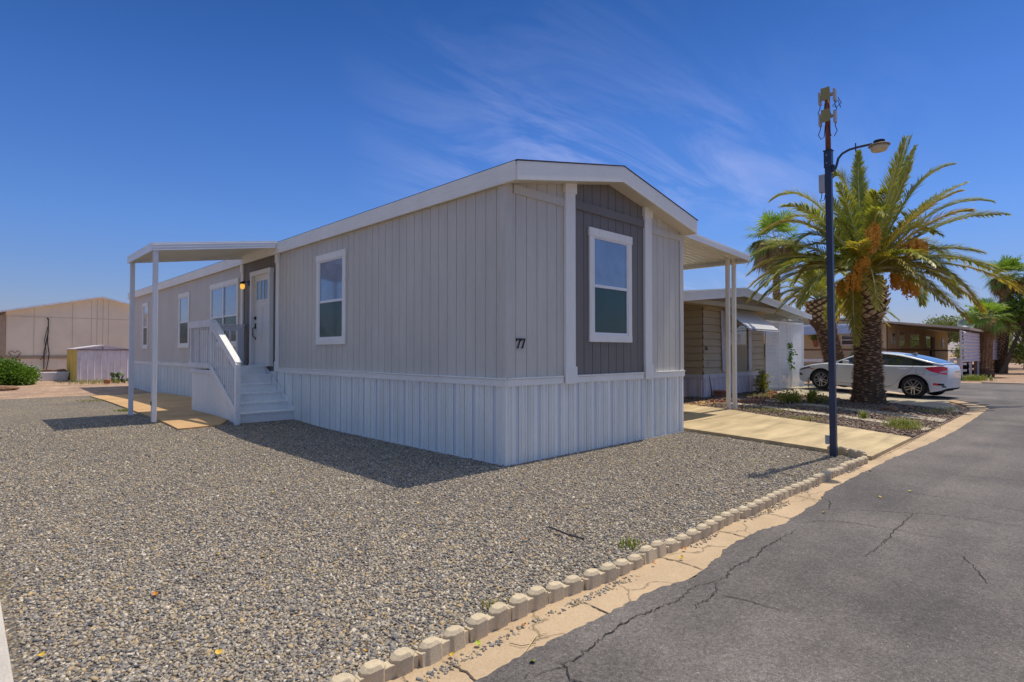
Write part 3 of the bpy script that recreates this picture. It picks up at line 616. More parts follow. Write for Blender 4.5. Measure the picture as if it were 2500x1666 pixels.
for i,(x,y,a,dz) in enumerate(slots):
    o=b0 if i==0 else b0.copy()
    if i: COL.objects.link(o)
    o.location=(x,y+rng.normal(0,.006),hz(x,y)+.002+rng.normal(0,.006)+dz); o.rotation_euler=(rng.normal(0,.05),rng.normal(0,.025),a+rng.normal(0,.03))
    if i<len(slots)-2: tag(o,'tan scalloped concrete edging block in the row between gravel yard and gutter','edging block','scalloped edging blocks along the gutter')
    else: tag(o,'scalloped concrete edging block turned back from the gutter toward the lamp pole','edging block','edging blocks beside the lamp pole')
# concrete strip at the left foreground
mb=MB(); mb.box(-4.95,-4.645,-4.2,-.1,-.05,.035); kb=mb.build('border_kerb',concrete('bleached_concrete',(.55,.50,.44),(6,.5,1),.12),bevel=.01); tag(kb,'pale concrete border strip cut off at the lower left of the gravel','border strip')
# ================= LAMP POLE =================
PX,PY=3.60,-2.62
navy=mat('dark_blue_pole_paint',(.028,.042,.085),.42,.25,6,(1,1,.5),.1,30,spec=.5,rust=(.16,.07,.04),rustamt=.70)
brown=mat('rusty_red_pipe',(.22,.075,.05),.6,.25,5)
pole=thing('lamp_pole','dark blue square steel pole with lamp arm and red pipe top at the yard corner','lamp post',(PX,PY,0))
mb=MB(); mb.box(PX-.038,PX+.038,PY-.038,PY+.038,-.05,3.95); mb.build('pole',navy,pole,bevel=.004)
mb=MB(); mb.box(PX-.046,PX+.046,PY-.046,PY+.046,3.90,4.13); mb.box(PX-.056,PX+.056,PY-.056,PY+.056,4.13,4.14); mb.box(PX-.041,PX+.041,PY-.041,PY+.041,-.03,.14); mb.split('collar',navy,pole,bevel=.003)
mb=MB()
for z in (3.96,4.07): mb.lathe([(.006,0),(.006,.008)],(0,0,0),6,0,Matrix.Translation((PX-.0465,PY+.01,z))@Matrix.Rotation(-math.pi/2,4,'Y'))
mb.build('bolt',M['alum'],pole)
mb=MB(); mb.tube([(PX,PY,4.13),(PX,PY,4.98)],.034,12); mb.build('pipe_extension',brown,pole,smooth=True)
mb=MB(); mb.tube([(PX,PY-.05,3.88),(PX,PY-.085,3.87),(PX,PY-.10,3.92),(PX,PY-.12,4.0),(PX,PY-.17,4.055),(PX,PY-.25,4.085),(PX-.01,PY-.35,4.09),(PX-.02,PY-.52,4.085)],.016,8); mb.box(PX-.02,PX+.02,PY-.075,PY-.038,3.84,3.93); mb.tube([(PX,PY-.04,3.80),(PX,PY-.07,3.79),(PX,PY-.09,3.86)],.004,5); mb.tube([(PX-.01,PY-.33,4.04),(PX-.01,PY-.33,4.15)],.008,5); mb.build('lamp_arm',navy,pole,smooth=False)
LX,LY=PX-.03,PY-.60
mb=MB(); mb.lathe([(.062,.03),(.068,.045),(.064,.075),(.045,.082)],(LX,LY,4.03),12); mb.build('lamp_housing',M['black'],pole)
mb=MB(); mb.lathe([(.05,.03),(.118,.014),(.123,.0),(.11,.0)],(LX,LY,4.035),20); mb.build('reflector_rim',mat('bronze_rim',(.30,.22,.14),.5),pole,smooth=True)
mb=MB(); mb.lathe([(.105,.0),(.10,-.03),(.085,-.06),(.05,-.07),(.0,-.07)],(LX,LY,4.033),20); mb.build('lens',mat('cream_prismatic_lens',(.62,.52,.33),.35,.1,10),pole,smooth=True)
tan_=mat('olive_antenna_case',(.30,.26,.10),.5,.06); gr_=mat('grey_antenna_case',(.42,.42,.42),.5,.06)
for zc in (4.895,4.60):
    mb=MB(); mb.box(PX-.085,PX-.065,PY-.052,PY+.058,zc-.085,zc+.085); mb.box(PX-.065,PX-.034,PY-.02,PY+.02,zc-.03,zc+.03); mb.build('antenna_panel',tan_,pole,bevel=.004)
    for s in (-1,1):
        mb=MB(); mb.box(PX-.04,PX+.04,PY+s*.092-.014,PY+s*.092+.014,zc-.105,zc+.06); mb.box(PX-.02,PX+.02,min(PY+s*.034,PY+s*.078),max(PY+s*.034,PY+s*.078),zc-.02,zc+.02); mb.build('antenna_panel',gr_,pole,bevel=.004)
        mb=MB(); y=PY+s*.092; mb.tube([(PX,y,zc-.105),(PX,y,zc-.15),(PX-.01,y+s*.025,zc-.22),(PX-.02,y-s*.01,zc-.29),(PX-.02,y-s*.05,zc-.27),(PX-.04,PY+s*.02,zc-.12)],.0055,5); mb.build('cable',M['black'],pole)
mb=MB(); mb.tube([(PX,PY-.13,4.83),(PX,PY-.17,4.74),(PX,PY-.11,4.70),(PX,PY-.06,4.73),(PX,PY-.13,4.79),(PX,PY-.16,4.68)],.005,5); mb.build('cable',M['black'],pole)
mb=MB(); mb.box(PX-.04,PX+.04,PY+.04,PY+.115,3.58,3.82); eb=mb.build('control_box',gr_,pole,bevel=.004)
mb=MB(); mb.tube([(PX-.02,PY+.08,3.58),(PX-.02,PY+.09,3.50),(PX-.03,PY+.11,3.46),(PX-.03,PY+.05,3.47),(PX-.02,PY+.04,3.55)],.005,5); mb.build('cable',M['black'],pole)
mb=MB(); mb.box(PX-.03,PX+.03,PY+.04,PY+.095,.16,.28); mb.build('outlet_box',gr_,pole,bevel=.003)
# ================= PALMS =================
def leafmat(name,cols,trans=.25,rough=.45):
    m,nt,N,L,b=nodes(name); g=N.new('ShaderNodeNewGeometry'); k=len(cols)
    c=ramp(N,L,g.outputs['Random Per Island'],[(i/(k-1),cc) for i,cc in enumerate(cols)])
    c=mixc(N,L,1.,c,ramp(N,L,noise(N,L,coords(N,L),.9,3,.6),[(.3,(.75,.8,.75)),(.7,(1.2,1.15,1.1))]),'MULTIPLY')
    L.new(c,b.inputs['Base Color']); b.inputs['Roughness'].default_value=rough; b.inputs['Specular IOR Level'].default_value=.35
    t=N.new('ShaderNodeBsdfTranslucent'); L.new(mixc(N,L,1.,c,(1.0,1.0,.45),'MULTIPLY'),t.inputs[0]); x=N.new('ShaderNodeMixShader'); x.inputs[0].default_value=min(.5,trans*1.4)
    L.new(b.outputs[0],x.inputs[1]); L.new(t.outputs[0],x.inputs[2]); L.new(x.outputs[0],N['Material Output'].inputs[0]); return m
M['frond']=leafmat('date_palm_leaf',[(.24,.30,.06),(.42,.43,.08),(.32,.36,.10),(.54,.48,.11)],.3,.38)
M['frondy']=leafmat('ageing_palm_leaf',[(.50,.43,.07),(.62,.48,.08),(.42,.38,.08),(.55,.36,.11)],.35)
M['fan']=leafmat('fan_palm_leaf',[(.13,.26,.045),(.22,.37,.05),(.17,.28,.06),(.34,.42,.07)],.3)
M['deadleaf']=leafmat('dead_palm_leaf',[(.34,.23,.11),(.26,.15,.07),(.42,.30,.15),(.2,.12,.06)],.15,.8)
M['rachis']=mat('palm_rachis',(.52,.50,.20),.5,.2,6)
M['fruit']=mat('orange_date_clusters',(.88,.38,.04),.6,.3,25)
M['scale']=mat('palm_leaf_base',(.85,.58,.34),.9,.25,9,(1,1,1),.35,40,bump=.5)
M['scaled']=mat('weathered_palm_bark',(.74,.50,.30),.95,.35,9,(1,1,1),.4,40,bump=.5)
M['core']=mat('palm_trunk_core',(.13,.08,.045),1,.3,8)
def quadmesh(name,Q,mt,parent): # Q (n,4,3)
    Q=np.asarray(Q); n=len(Q); return npmesh(name,Q.reshape(-1,3),np.arange(n*4).reshape(-1,4),mt,parent)
def pinnate(P0,P1,P2,nl,L0,w=.016,droop=.35,seed=0):
    """feather frond along a quadratic curve; returns leaflet quads and rachis points"""
    r=np.random.default_rng(seed); P0,P1,P2=map(lambda p:np.array(p,float),(P0,P1,P2)); t=np.linspace(0,1,nl)
    B=lambda t:(1-t)[:,None]**2*P0+2*((1-t)*t)[:,None]*P1+(t**2)[:,None]*P2
    C=B(t); T=np.gradient(C,axis=0); T/=np.linalg.norm(T,axis=1)[:,None]+1e-9
    up=np.array([0,0,1.]); Sd=np.cross(T,up); nn=np.linalg.norm(Sd,axis=1)[:,None]; Sd=np.where(nn>.15,Sd/(nn+1e-9),np.array([RT.x,RT.y,0])); U=np.cross(Sd,T)
    Q=[]; tw=r.uniform(-.4,.4)
    for s in (-1,1):
        k=t>.10; c=C[k]+r.normal(0,.004,(k.sum(),3)); tt=t[k]
        ln=L0*np.clip(np.sin(np.pi*np.clip(tt*.93+.03,0,1))**.55,.18,1)*r.uniform(.85,1.12,len(tt))
        a=.95-.55*tt; d=T[k]*np.cos(a)[:,None]+(Sd[k]*s*math.cos(tw*s)+U[k]*(.32+tw*s*.6))*np.sin(a)[:,None]; d+=r.normal(0,.10,d.shape); d/=np.linalg.norm(d,axis=1)[:,None]
        m=c+d*(ln*.5)[:,None]; e=m+(d+np.array([0,0,-droop])*r.uniform(.5,1.5,(len(tt),1)))*(ln*.5)[:,None]
        ww=np.cross(d,U[k]+.3*Sd[k]*s); ww/=np.linalg.norm(ww,axis=1)[:,None]+1e-9; ww=ww*w
        Q.append(np.stack([c-ww*.6,c+ww*.6,m+ww,m-ww],1)); Q.append(np.stack([m-ww,m+ww,e+ww*.12,e-ww*.12],1))
    return np.concatenate(Q),B(np.linspace(0,1,12))
def date_palm(base,rad,hts,fr,name,label,nrand,Rf,cz,seed,lean=(0,0),fruits=(),bulge=1.0,small=1.0,group=None):
    r=np.random.default_rng(seed); t=thing(name,label,'palm tree',base,0,group); bx,by,bz=base; H_=cz
    def cen(z): q=(z-bz)/(H_-bz); return bx+lean[0]*q,by+lean[1]*q
    def rd(z): 
        q=(z-bz)/(H_-bz); return rad*float(np.interp(q,[0,.05,.16,.4,.64,.69,.76,.92,1.0],[1.28,1.18,1.0,.93,.92,.98,1.30,1.34,1.12]))
    mb=MB(); zz=np.linspace(bz-.1,H_+.1,24); vs=[]
    mb.tube([(*cen(z),z) for z in zz],[rd(max(z,bz))*.9 for z in zz],18); trunk=mb.build('trunk',M['core'],t,smooth=True)
    # leaf bases in a phyllotactic spiral: big diamonds near the top, thin weathered ones below
    big=[];low=[]; z=bz+.02; i=0
    while z<H_+.02:
        q=(z-bz)/(H_-bz); isb=q>.70
        dz=.0105 if isb else .0042; z+=dz/ (rad/.4)*small*(1 if isb else r.uniform(.3,1.7)); i+=1; a=i*2.39996+(0 if isb else r.normal(0,.35))
        R_=rd(z); cx,cy=cen(z); w=(.105 if isb else .07)*r.uniform(.8,1.2); h=(.058 if isb else .022)*r.uniform(.7,1.3); o=.055*r.uniform(.7,1.5) if isb else .035*r.uniform(.3,1.6)
        n=np.array([math.cos(a),math.sin(a),0]); s=np.array([-n[1],n[0],0]); c=np.array([cx,cy,z])+n*R_*.9
        zt=np.array([0,0,1.]); tip=c+n*(o+R_*.02)+zt*(h*(.9 if isb else .2))+s*r.normal(0,.01)
        L_,R2,T_,B_=c-s*w,c+s*w,c+zt*h*1.2,c-zt*h*1.1
        ti=tip-s*w*.45; tj=tip+s*w*.45
        tk=tip+s*w*.25-zt*h*.8;tl=tip-s*w*.25-zt*h*.8
        (big if isb else low).extend([(B_,R2,tj,tk),(B_,tk,tl,B_+s*.001),(L_,B_,tl,ti),(L_,ti,tj,R2),(tl,tk,tj,ti)])
    quadmesh('leaf_bases',np.array(low),M['scaled'],trunk); quadmesh('leaf_bases',np.array(big),M['scale'],trunk)
    C=np.array([bx+lean[0],by+lean[1],H_+.25]); Rv=np.array(RT); Dv=np.array(FW); Uz=np.array([0,0,1.])
    G=[];Y=[];RQ=MB()
    def add(P0,P1,P2,yel,k,L0,droop):
        q,pts=pinnate(P0,P1,P2,int(np.linalg.norm(P2-P0)*38)+14,L0,.0185*k,droop,k_:=int(r.integers(1e6))); (Y if yel else G).append(q)
        RQ.tube(pts,list(np.linspace(.036,.008,len(pts))*k),5,cap=False)
    for (tx,tz,cx_,cz_,dp,yel) in fr+([(a*.72+r.normal(0,.15),b*.7-.15+r.normal(0,.12),c_*.8,d_*.85,dd+r.choice([-1.1,1.1]),1 if b<0 and r.random()<.6 else 0) for (a,b,c_,d_,dd,yy) in fr[::4]] if fr else []):
        P0=C+Rv*np.sign(tx)*.10+Dv*dp*.08+r.normal(0,.05,3); P2=C+Rv*tx+Uz*tz+Dv*dp; P1=C+Rv*cx_+Uz*cz_+Dv*dp*.55
        add(P0,P1,P2,yel,1.0,.46,.28)
    for j in range(nrand):
        a=r.uniform(0,2*np.pi); el=r.uniform(-.35,1.35) ; ln=Rf*r.uniform(.8,1.05); hd=np.array([math.cos(a),math.sin(a),0])
        P0=C+hd*.15+Uz*r.uniform(-.15,.15); P1=C+hd*ln*.55*math.cos(el)+Uz*ln*(.62*math.sin(el)+.22); P2=C+hd*ln*(.9*math.cos(el)+.12)+Uz*(ln*.75*math.sin(el)-.5*math.cos(el)*ln*.55)
        add(P0,P1,P2,el<.15 and r.random()<.7,1.0 if Rf>2.5 else .8,.42 if Rf>2.5 else .34,.3)
    cr=RQ.build('crown',M['rachis'],t,fix=False)
    quadmesh('green_leaves',np.concatenate(G),M['frond'],cr)
    if Y: quadmesh('ageing_leaves',np.concatenate(Y),M['frondy'],cr)
    for (fx,fz,fd,w,h) in fruits:
        mb=MB(); top=C+Rv*fx+Uz*(fz+h*.6)+Dv*fd
        for k in range(70):
            a=r.uniform(0,6.28); q=r.random()**.5; end=top+np.array([math.cos(a)*w*q,math.sin(a)*w*q,-h*r.uniform(.55,1.15)]); mid=(top+end)/2+np.array([math.cos(a)*w*q*.5,math.sin(a)*w*q*.5,h*.12]); mb.tube([top,mid,end],.005,3,cap=False)
            for _ in range(7):
                p=mid+(end-mid)*r.random()+r.normal(0,.02,3); s_=r.uniform(.012,.02); mb.box(p[0]-s_,p[0]+s_,p[1]-s_,p[1]+s_,p[2]-s_,p[2]+s_)
        mb.tube([C-Uz*.1,(C+top)/2+Uz*.1,top],.02,5); mb.build('fruit_cluster',M['fruit'],t,fix=False)
    return t
def Z(*a): # picture-plane offsets measured at the crown, in metres
    return [((x-985)*.0040,(1300-y)*.0040,(cx-985)*.0040,(1300-cy)*.0040,d,yl) for x,y,cx,cy,d,yl in a]
FR=Z((1435,390,1170,850,.6,0),(1245,410,1090,850,-.3,0),(1140,362,1030,850,1.3,0),(1015,520,975,900,-1.4,0),(1490,605,1210,640,-.5,0),(1775,655,1330,830,.5,0),(1895,925,1480,880,-.3,0),(1310,865,1120,930,-1.6,1),
 (775,658,880,480,.2,0),(442,748,690,560,.9,0),(715,752,870,960,-.6,0),(325,1010,600,780,.5,1),(318,905,600,840,-.8,0),(455,1035,640,1010,1.5,0),(200,1310,470,1080,.2,1),(188,1420,470,1120,-.9,0),(158,1512,450,1150,-.1,1),(388,1535,640,1180,-1.2,0),(470,1565,720,1240,.9,0),
 (1965,1292,1540,1060,.4,0),(1995,1485,1640,1130,-.4,1),(1925,1560,1580,1200,.7,1),(1498,1545,1420,1220,-1.2,1),(1312,1432,1290,1130,-1.5,0),(1482,1120,1290,1010,1.2,0),(1355,985,1230,960,-1.7,1),(1600,1500,1480,1230,1.3,0),(800,1790,800,1330,-.7,1),(990,1372,985,1120,-1.6,1),(640,1210,760,1120,-1.9,1),(600,1330,760,1180,-1.6,0),(1400,1250,1220,1120,-1.8,0),(1180,1700,1180,1350,1.4,0),(940,1600,930,1400,1.6,0),(700,1180,820,1130,1.7,0),(1650,1340,1400,1150,-1.2,0),(880,700,930,900,1.1,0),(1120,640,1060,900,-1.0,0),(1200,560,1110,900,1.6,0),(1560,1330,1350,1130,1.6,0),(540,1250,740,1130,-1.2,0),(440,1230,690,1100,1.0,0),(1400,1400,1280,1200,-1.1,1),(250,1190,520,930,.9,0),(300,1380,560,1090,1.2,1),(560,880,720,760,1.2,0),(1750,1170,1450,930,1,0),(1830,1420,1520,1090,1.2,1),(1660,880,1350,780,-.9,0))
date_palm((12.97,-.79,.0),.385,None,FR,'date_palm','large date palm with thick scaly trunk and orange fruit in the gravel bed',16,2.75,3.38,3,
    fruits=[(-.40,.70,-.95,.17,.75),(-.15,.6,.4,.15,.7),(.66,.45,-1.0,.24,.42),(.60,-.55,-.85,.19,.55),(-.85,-.40,-.8,.18,.5),(-.70,.0,-.95,.16,.5),(.95,-.2,.2,.15,.6),(-.5,-.5,.3,.15,.5)])
date_palm((21.9,2.35,.1),.46,None,[],'date_palm','second date palm with leaning trunk, half hidden behind the big one and the car',38,2.7,3.55,5,lean=(-.65,.65),small=1.25)
def fan_palm(base,h,rt,nleaf,rl,seed,name='fan_palm',label='',skirt_n=0,ndead=0,lean=(0,0),taper=.85):
    r=np.random.default_rng(seed); t=thing(name,label,'palm tree',base); bx,by,bz=base; top=np.array([bx+lean[0],by+lean[1],bz+h])
    mb=MB(); n=14; mb.tube([(bx+lean[0]*q,by+lean[1]*q,bz-.1+(h+.1)*q) for q in np.linspace(0,1,n)],[rt*(1.25 if q<.08 else 1-(1-taper)*q) for q in np.linspace(0,1,n)],14); tr=mb.build('trunk',M['core'],t,smooth=True)
    Q=[]; z=.03; i=0
    while z<h:
        i+=1; z+=.0052*(.2/rt)*max(1,h/3)*1.4; a=i*2.39996; q=z/h; R_=rt*(1-(1-taper)*q)*.97; nn=np.array([math.cos(a),math.sin(a),0]); s=np.array([-nn[1],nn[0],0]); c=np.array([bx+lean[0]*q,by+lean[1]*q,bz+z])+nn*R_
        w=.05*r.uniform(.7,1.3)*max(1,h/4); hh=.05*r.uniform(.6,1.3); o=rt*.28*r.uniform(.4,1.5); tip=c+nn*o+np.array([0,0,hh])
        Q+= [(c-s*w,c+s*w,tip+s*w*.4,tip-s*w*.4),(c-s*w-np.array([0,0,hh]),c+s*w-np.array([0,0,hh]),c+s*w,c-s*w)]
    quadmesh('leaf_bases',np.array(Q),M['scaled'],tr)
    RQ=MB(); G=[];D=[]
    def leaf(dirv,pl,rr,dead):
        dirv=dirv/np.linalg.norm(dirv); e=top+dirv*pl; e[2]-=.05*pl; RQ.tube([top,(top+e)/2+np.array([0,0,.06]),e],[.014,.011,.008],4,cap=False)
        sd=np.cross(dirv,[0,0,1.]); sd/=np.linalg.norm(sd)+1e-6; u=np.cross(sd,dirv); tl=r.normal(0,.25); f=dirv*.75+np.array([0,0,-.35 if not dead else -.9])*(1.05-dirv[2]); f/=np.linalg.norm(f); nrm=np.cross(sd,f)
        m=24
        for k in range(m):
            a=(k/(m-1)-.5)*(4.4 if not dead else 1.6); l=rr*(1-.25*abs(a)/2.2)*r.uniform(.85,1.05); d=f*math.cos(a)+sd*math.sin(a)+nrm*(.18*abs(math.sin(a))+r.normal(0,.05)); d/=np.linalg.norm(d)
            w=np.cross(d,nrm); w=w/(np.linalg.norm(w)+1e-9)*rr*.042; mm=e+d*l*.6; ee=mm+(d+np.array([0,0,-.5 if not dead else -1.2]))*l*.4
            (D if dead else G).extend([(e-w*.15,e+w*.15,mm+w,mm-w),(mm-w,mm+w,ee+w*.1,ee-w*.1)])
    for k in range(nleaf):
        a=k*2.4+r.normal(0,.2); el=1.35-1.9*(k/nleaf)**.9+r.normal(0,.1); leaf(np.array([math.cos(a)*math.cos(el),math.sin(a)*math.cos(el),math.sin(el)]),rl*r.uniform(.75,1.0),rl*r.uniform(.85,1.05),False)
    for k in range(ndead):
        a=r.uniform(0,6.28); el=r.uniform(-1.1,.25); leaf(np.array([math.cos(a)*math.cos(el),math.sin(a)*math.cos(el),math.sin(el)]),rl*r.uniform(.4,.9),rl*r.uniform(.6,.9),True)
    cr=RQ.build('crown',M['rachis'],t,fix=False); quadmesh('green_leaves',np.array(G),M['fan'],cr)
    if D: quadmesh('dead_leaves',np.array(D),M['deadleaf'],cr)
    return t
fan_palm((23.1,5.4,.1),6.6,.17,20,1.0,11,label='tall fan palm with drooping dead fronds rising behind the tan neighbour home',ndead=34)
fan_palm((37.9,-.66,.0),3.35,.42,22,.85,12,label='short bright green fan palm with shaggy trunk in front of the metal screen',ndead=14,lean=(.2,-.2),taper=.72)
fan_palm((46.5,-.6,.0),6.6,.40,24,1.0,13,label='taller fan palm with brown dead skirt behind the short one at the right edge',ndead=24,lean=(.3,-.6),taper=.8)
fan_palm((44.1,10.0,.0),4.4,.2,18,.8,14,label='small distant fan palm top above the roof left of the lamp pole')
# ================= BUSHES / TREES =================
def leafcloud(name,parent,clumps,n,size,mt,seed,droop=.2,shell=.45):
    r=np.random.default_rng(seed); C=np.array([c[:3] for c in clumps]); S_=np.array([c[3:6] for c in clumps]); wv=S_.prod(1)**.67; idx=r.choice(len(clumps),n,p=wv/wv.sum())
    d=r.normal(0,1,(n,3)); d/=np.linalg.norm(d,axis=1)[:,None]; rad=shell+(1.08-shell)*r.random(n)**.6; P=C[idx]+d*S_[idx]*rad[:,None]+r.normal(0,size*.6,(n,3))
    P[:,2]=np.maximum(P[:,2],.03)
    a=d+r.normal(0,.7,(n,3)); a/=np.linalg.norm(a,axis=1)[:,None]; b=np.cross(a,r.normal(0,1,(n,3))); b/=np.linalg.norm(b,axis=1)[:,None]+1e-9
    l=size*r.uniform(.6,1.3,(n,1)); w=l*.28
    Q=np.stack([P-a*l*.5,P+b*w,P+a*l*.5,P-b*w],1); return quadmesh(name,Q,mt,parent)
M['olea']=leafmat('oleander_leaf',[(.09,.19,.03),(.15,.27,.035),(.12,.22,.03),(.20,.32,.04)],.3)
M['tree']=leafmat('tree_leaf',[(.12,.20,.04),(.20,.28,.05),(.15,.22,.05),(.28,.34,.09)],.3)
M['yel']=leafmat('yellow_green_leaf',[(.22,.28,.04),(.36,.38,.06),(.28,.30,.07),(.48,.42,.10)],.35)
M['soft']=leafmat('mesquite_leaf',[(.17,.21,.10),(.24,.28,.12),(.2,.24,.11),(.28,.30,.14)],.35)
M['bark']=mat('grey_brown_bark',(.16,.11,.07),.95,.3,8)
M['grass']=leafmat('green_grass',[(.16,.25,.04),(.25,.32,.06),(.35,.34,.12),(.2,.3,.05)],.3)
M['drygrass']=leafmat('dry_grass',[(.40,.36,.12),(.34,.33,.11),(.30,.33,.09),(.45,.38,.18)],.3)
def bush(name,label,cat,clumps,n,size,mt,seed,stems=7,shell=.45):
    c0=clumps[0]; t=thing(name,label,cat,(c0[0],c0[1],hz(c0[0],c0[1])),0); r=np.random.default_rng(seed); mb=MB()
    for k in range(stems):
        c=clumps[k%len(clumps)]; mb.tube([(c0[0]+r.normal(0,.06),c0[1]+r.normal(0,.06),hz(c0[0],c0[1])-.03),((c0[0]+c[0])/2+r.normal(0,.05),(c0[1]+c[1])/2,c[2]*.6),(c[0]+r.normal(0,c[3]*.4),c[1]+r.normal(0,c[4]*.4),c[2]+c[5]*.5)],[.02,.014,.006],5)
    mb.build('stems',M['bark'],t); leafcloud('foliage',t,clumps,n,size,mt,seed,shell=shell); return t
bush('oleander_bush','rounded bright green oleander bush at the far left edge of the yard','bush',[(-3.35,25,.48,.85,.8,.46),(-3.9,25,.55,.7,.7,.5),(-3.0,25,.42,.5,.6,.40),(-3.45,24.8,.72,.45,.5,.42),(-3.1,24.6,.35,.42,.5,.34),(-4.4,25.2,.5,.7,.7,.5),(-3.75,24.6,.4,.6,.5,.4)],15000,.10,M['olea'],21,12,.3)
bush('shrub','leafy green shrub beside the corner of the lattice screen','shrub',[(13.1,2.15,.38,.2,.2,.22),(13.25,2.15,.62,.14,.14,.16),(12.9,2.1,.5,.12,.12,.16),(13.45,2.2,.36,.15,.13,.18),(13.05,2.1,.78,.08,.08,.1)],620,.075,M['yel'],22)
bush('shrub','yellowish green leafy shrub left of the aloe near the car','shrub',[(10.7,.42,.26,.2,.2,.14),(10.48,.5,.2,.16,.16,.1),(10.88,.35,.16,.12,.12,.09)],520,.07,M['yel'],23)
bush('shrub','low thorny weed cluster to the right of the aloe','shrub',[(11.75,-.0,.14,.18,.15,.12),(11.6,.12,.12,.15,.12,.1)],220,.06,M['yel'],24)
def blades(name,c,n,rad,h,w,mt,seed,parent=None,curve=.5,loc=None):
    r=np.random.default_rng(seed); Q=[]
    for k in range(n):
        a=r.uniform(0,6.28); d=np.array([math.cos(a),math.sin(a),0]); b=np.array([c[0],c[1],c[2]])+np.array([r.normal(0,rad),r.normal(0,rad),0]); hh=h*r.uniform(.5,1.1); s=np.array([-d[1],d[0],0])*w
        m=b+d*hh*.25*curve+np.array([0,0,hh*.6]); e=b+d*hh*.8*curve+np.array([0,0,hh*(1-.25*curve)])
        Q+=[(b-s,b+s,m+s*.8,m-s*.8),(m-s*.8,m+s*.8,e+s*.1,e-s*.1)]
    return quadmesh(name,np.array(Q),mt,parent)
al=thing('aloe_plant','spiky aloe with upright pale leaves and a tall flower stalk near the car','plant',(11.2,.1,.05))
blades('leaf_rosette',(11.2,.1,.06),44,.03,.50,.026,M['yel'],31,al,1.1); mb=MB(); mb.tube([(11.2,.1,.1),(11.17,.15,.5),(11.16,.14,.72)],.008,5); 
for k in range(12): mb.box(11.145+.0,11.18,.125,.16,.5+k*.02,.512+k*.02)
mb.build('flower_stalk',mat('aloe_stalk',(.35,.33,.14)),al)
GR='green weed tufts in the gravel'
for i,(x,y,n,rd_,h,mt,lab) in enumerate([(7.62,-2.62,260,.13,.22,'grass','bright green grass tuft at the driveway corner of the gravel bed'),(7.35,-2.75,150,.12,.13,'drygrass','yellowing low weeds just left of the bright grass tuft'),(8.6,-1.75,50,.04,.24,'grass','thin upright weed between the two concrete strips'),(8.5,.2,220,.25,.10,'drygrass','dry yellow weeds beside the driveway edge left of the pole'),(7.6,-.9,220,.2,.10,'drygrass','pale weeds on the driveway edge right behind the pole'),(12.3,-2.65,60,.12,.1,'grass','small weeds by the curved gutter right of the palm'),(11.4,-2.5,120,.2,.12,'drygrass','weed patch near the rounded end of the gravel bed'),(-2.2,13.6,160,.25,.06,'drygrass','thin yellow grass along the outer edge of the tan path'),(-2.2,9.9,120,.1,.06,'grass','green sprouts at the foot of the awning posts'),(-1.37,-2.72,40,.05,.07,'grass','green sprout behind the edging blocks near mid row'),(-2.72,-2.78,36,.04,.07,'drygrass','small sprout behind the edging blocks nearest the camera'),(-.9,23.6,300,.5,.25,'drygrass','ragged dry weeds in front of the metal shed'),(31.2,-1.0,240,.35,.35,'grass','green weeds around the foot of the white fence'),(11.9,1.45,300,.35,.14,'drygrass','dry yellow weeds inside the scalloped brick border')]):
    o=blades('weed_tuft',(x,y,hz(x,y)),n,rd_,h,.006 if x<20 else .015,M[mt],40+i); tag(o,lab,'weeds',GR)
def tree(name,label,base,h,trunkpts,clumps,n,size,mt,seed,rt=.12):
    t=thing(name,label,'tree',base); mb=MB(); mb.tube(trunkpts,list(np.linspace(rt,rt*.45,len(trunkpts))),8)
    tp=Vector(trunkpts[-1]); 
    for c in clumps: mb.tube([tp,(tp+Vector(c[:3]))/2+Vector((0,0,.1)),Vector(c[:3])],[rt*.45,rt*.3,rt*.1],5)
    mb.build('trunk',M['bark'],t); leafcloud('crown',t,clumps,n,size,mt,seed,shell=.3); return t
r_=np.random.default_rng(50)
tree('leafy_tree','dense green leafy tree with curved leaning trunk at the right edge of the picture',(45.2,-.8,0),6,[(45.2,-.8,-.1),(45.5,-1.2,.9),(45.9,-1.5,2.0),(46.2,-1.9,3.2)],[(46.3+r_.normal(0,.5),-2.2+r_.normal(0,1.2),3.9+r_.normal(0,.95),.9,.9,.75) for _ in range(13)]+[(46,-3.4,2.3,.8,.8,.7),(46.2,-2.4,2.5,.6,.6,.5),(46,-4.2,3.2,1,1,1)],13000,.20,M['tree'],51,.17)
for i,(x,y,z,s,l) in enumerate([(62,4.5,3.6,2.0,'pale feathery mesquite tree above the brown home roof, leftmost'),(64,1.6,3.9,2.2,'pale feathery mesquite tree above the patio roof near the dish'),(60,-1.2,3.8,1.9,'pale feathery mesquite tree behind the top of the metal screen'),(58,-4.5,1.4,1.6,'low grey green bush beyond the palms near the right edge')]):
    tree('mesquite_tree',l,(x,y,0),z,[(x,y,-.1),(x+.2,y,z*.3),(x,y+.2,z*.55)],[(x+r_.normal(0,s*.6),y+r_.normal(0,s*.6),z+r_.normal(0,s*.25),s*.55,s*.55,s*.38) for _ in range(9)],6000,.2,M['soft'],60+i,.15)
tree('mesquite_tree','feathery green tree seen under the patio roof behind the deck railing',(55,.6,0),2.4,[(55,.6,-.1),(55.1,.6,1),(55,.7,1.6)],[(55+r_.normal(0,1),.3+r_.normal(0,1.0),1.9+r_.normal(0,.5),.8,.8,.6) for _ in range(9)],5000,.2,M['soft'],66,.12)
bush('desert_bush','wispy green bush on the sand under the leafy tree','bush',[(50,-4.4,.5,.9,.8,.5),(50.5,-5.3,.4,.7,.7,.4),(49.6,-3.8,.4,.5,.5,.4)],3000,.14,M['soft'],67)
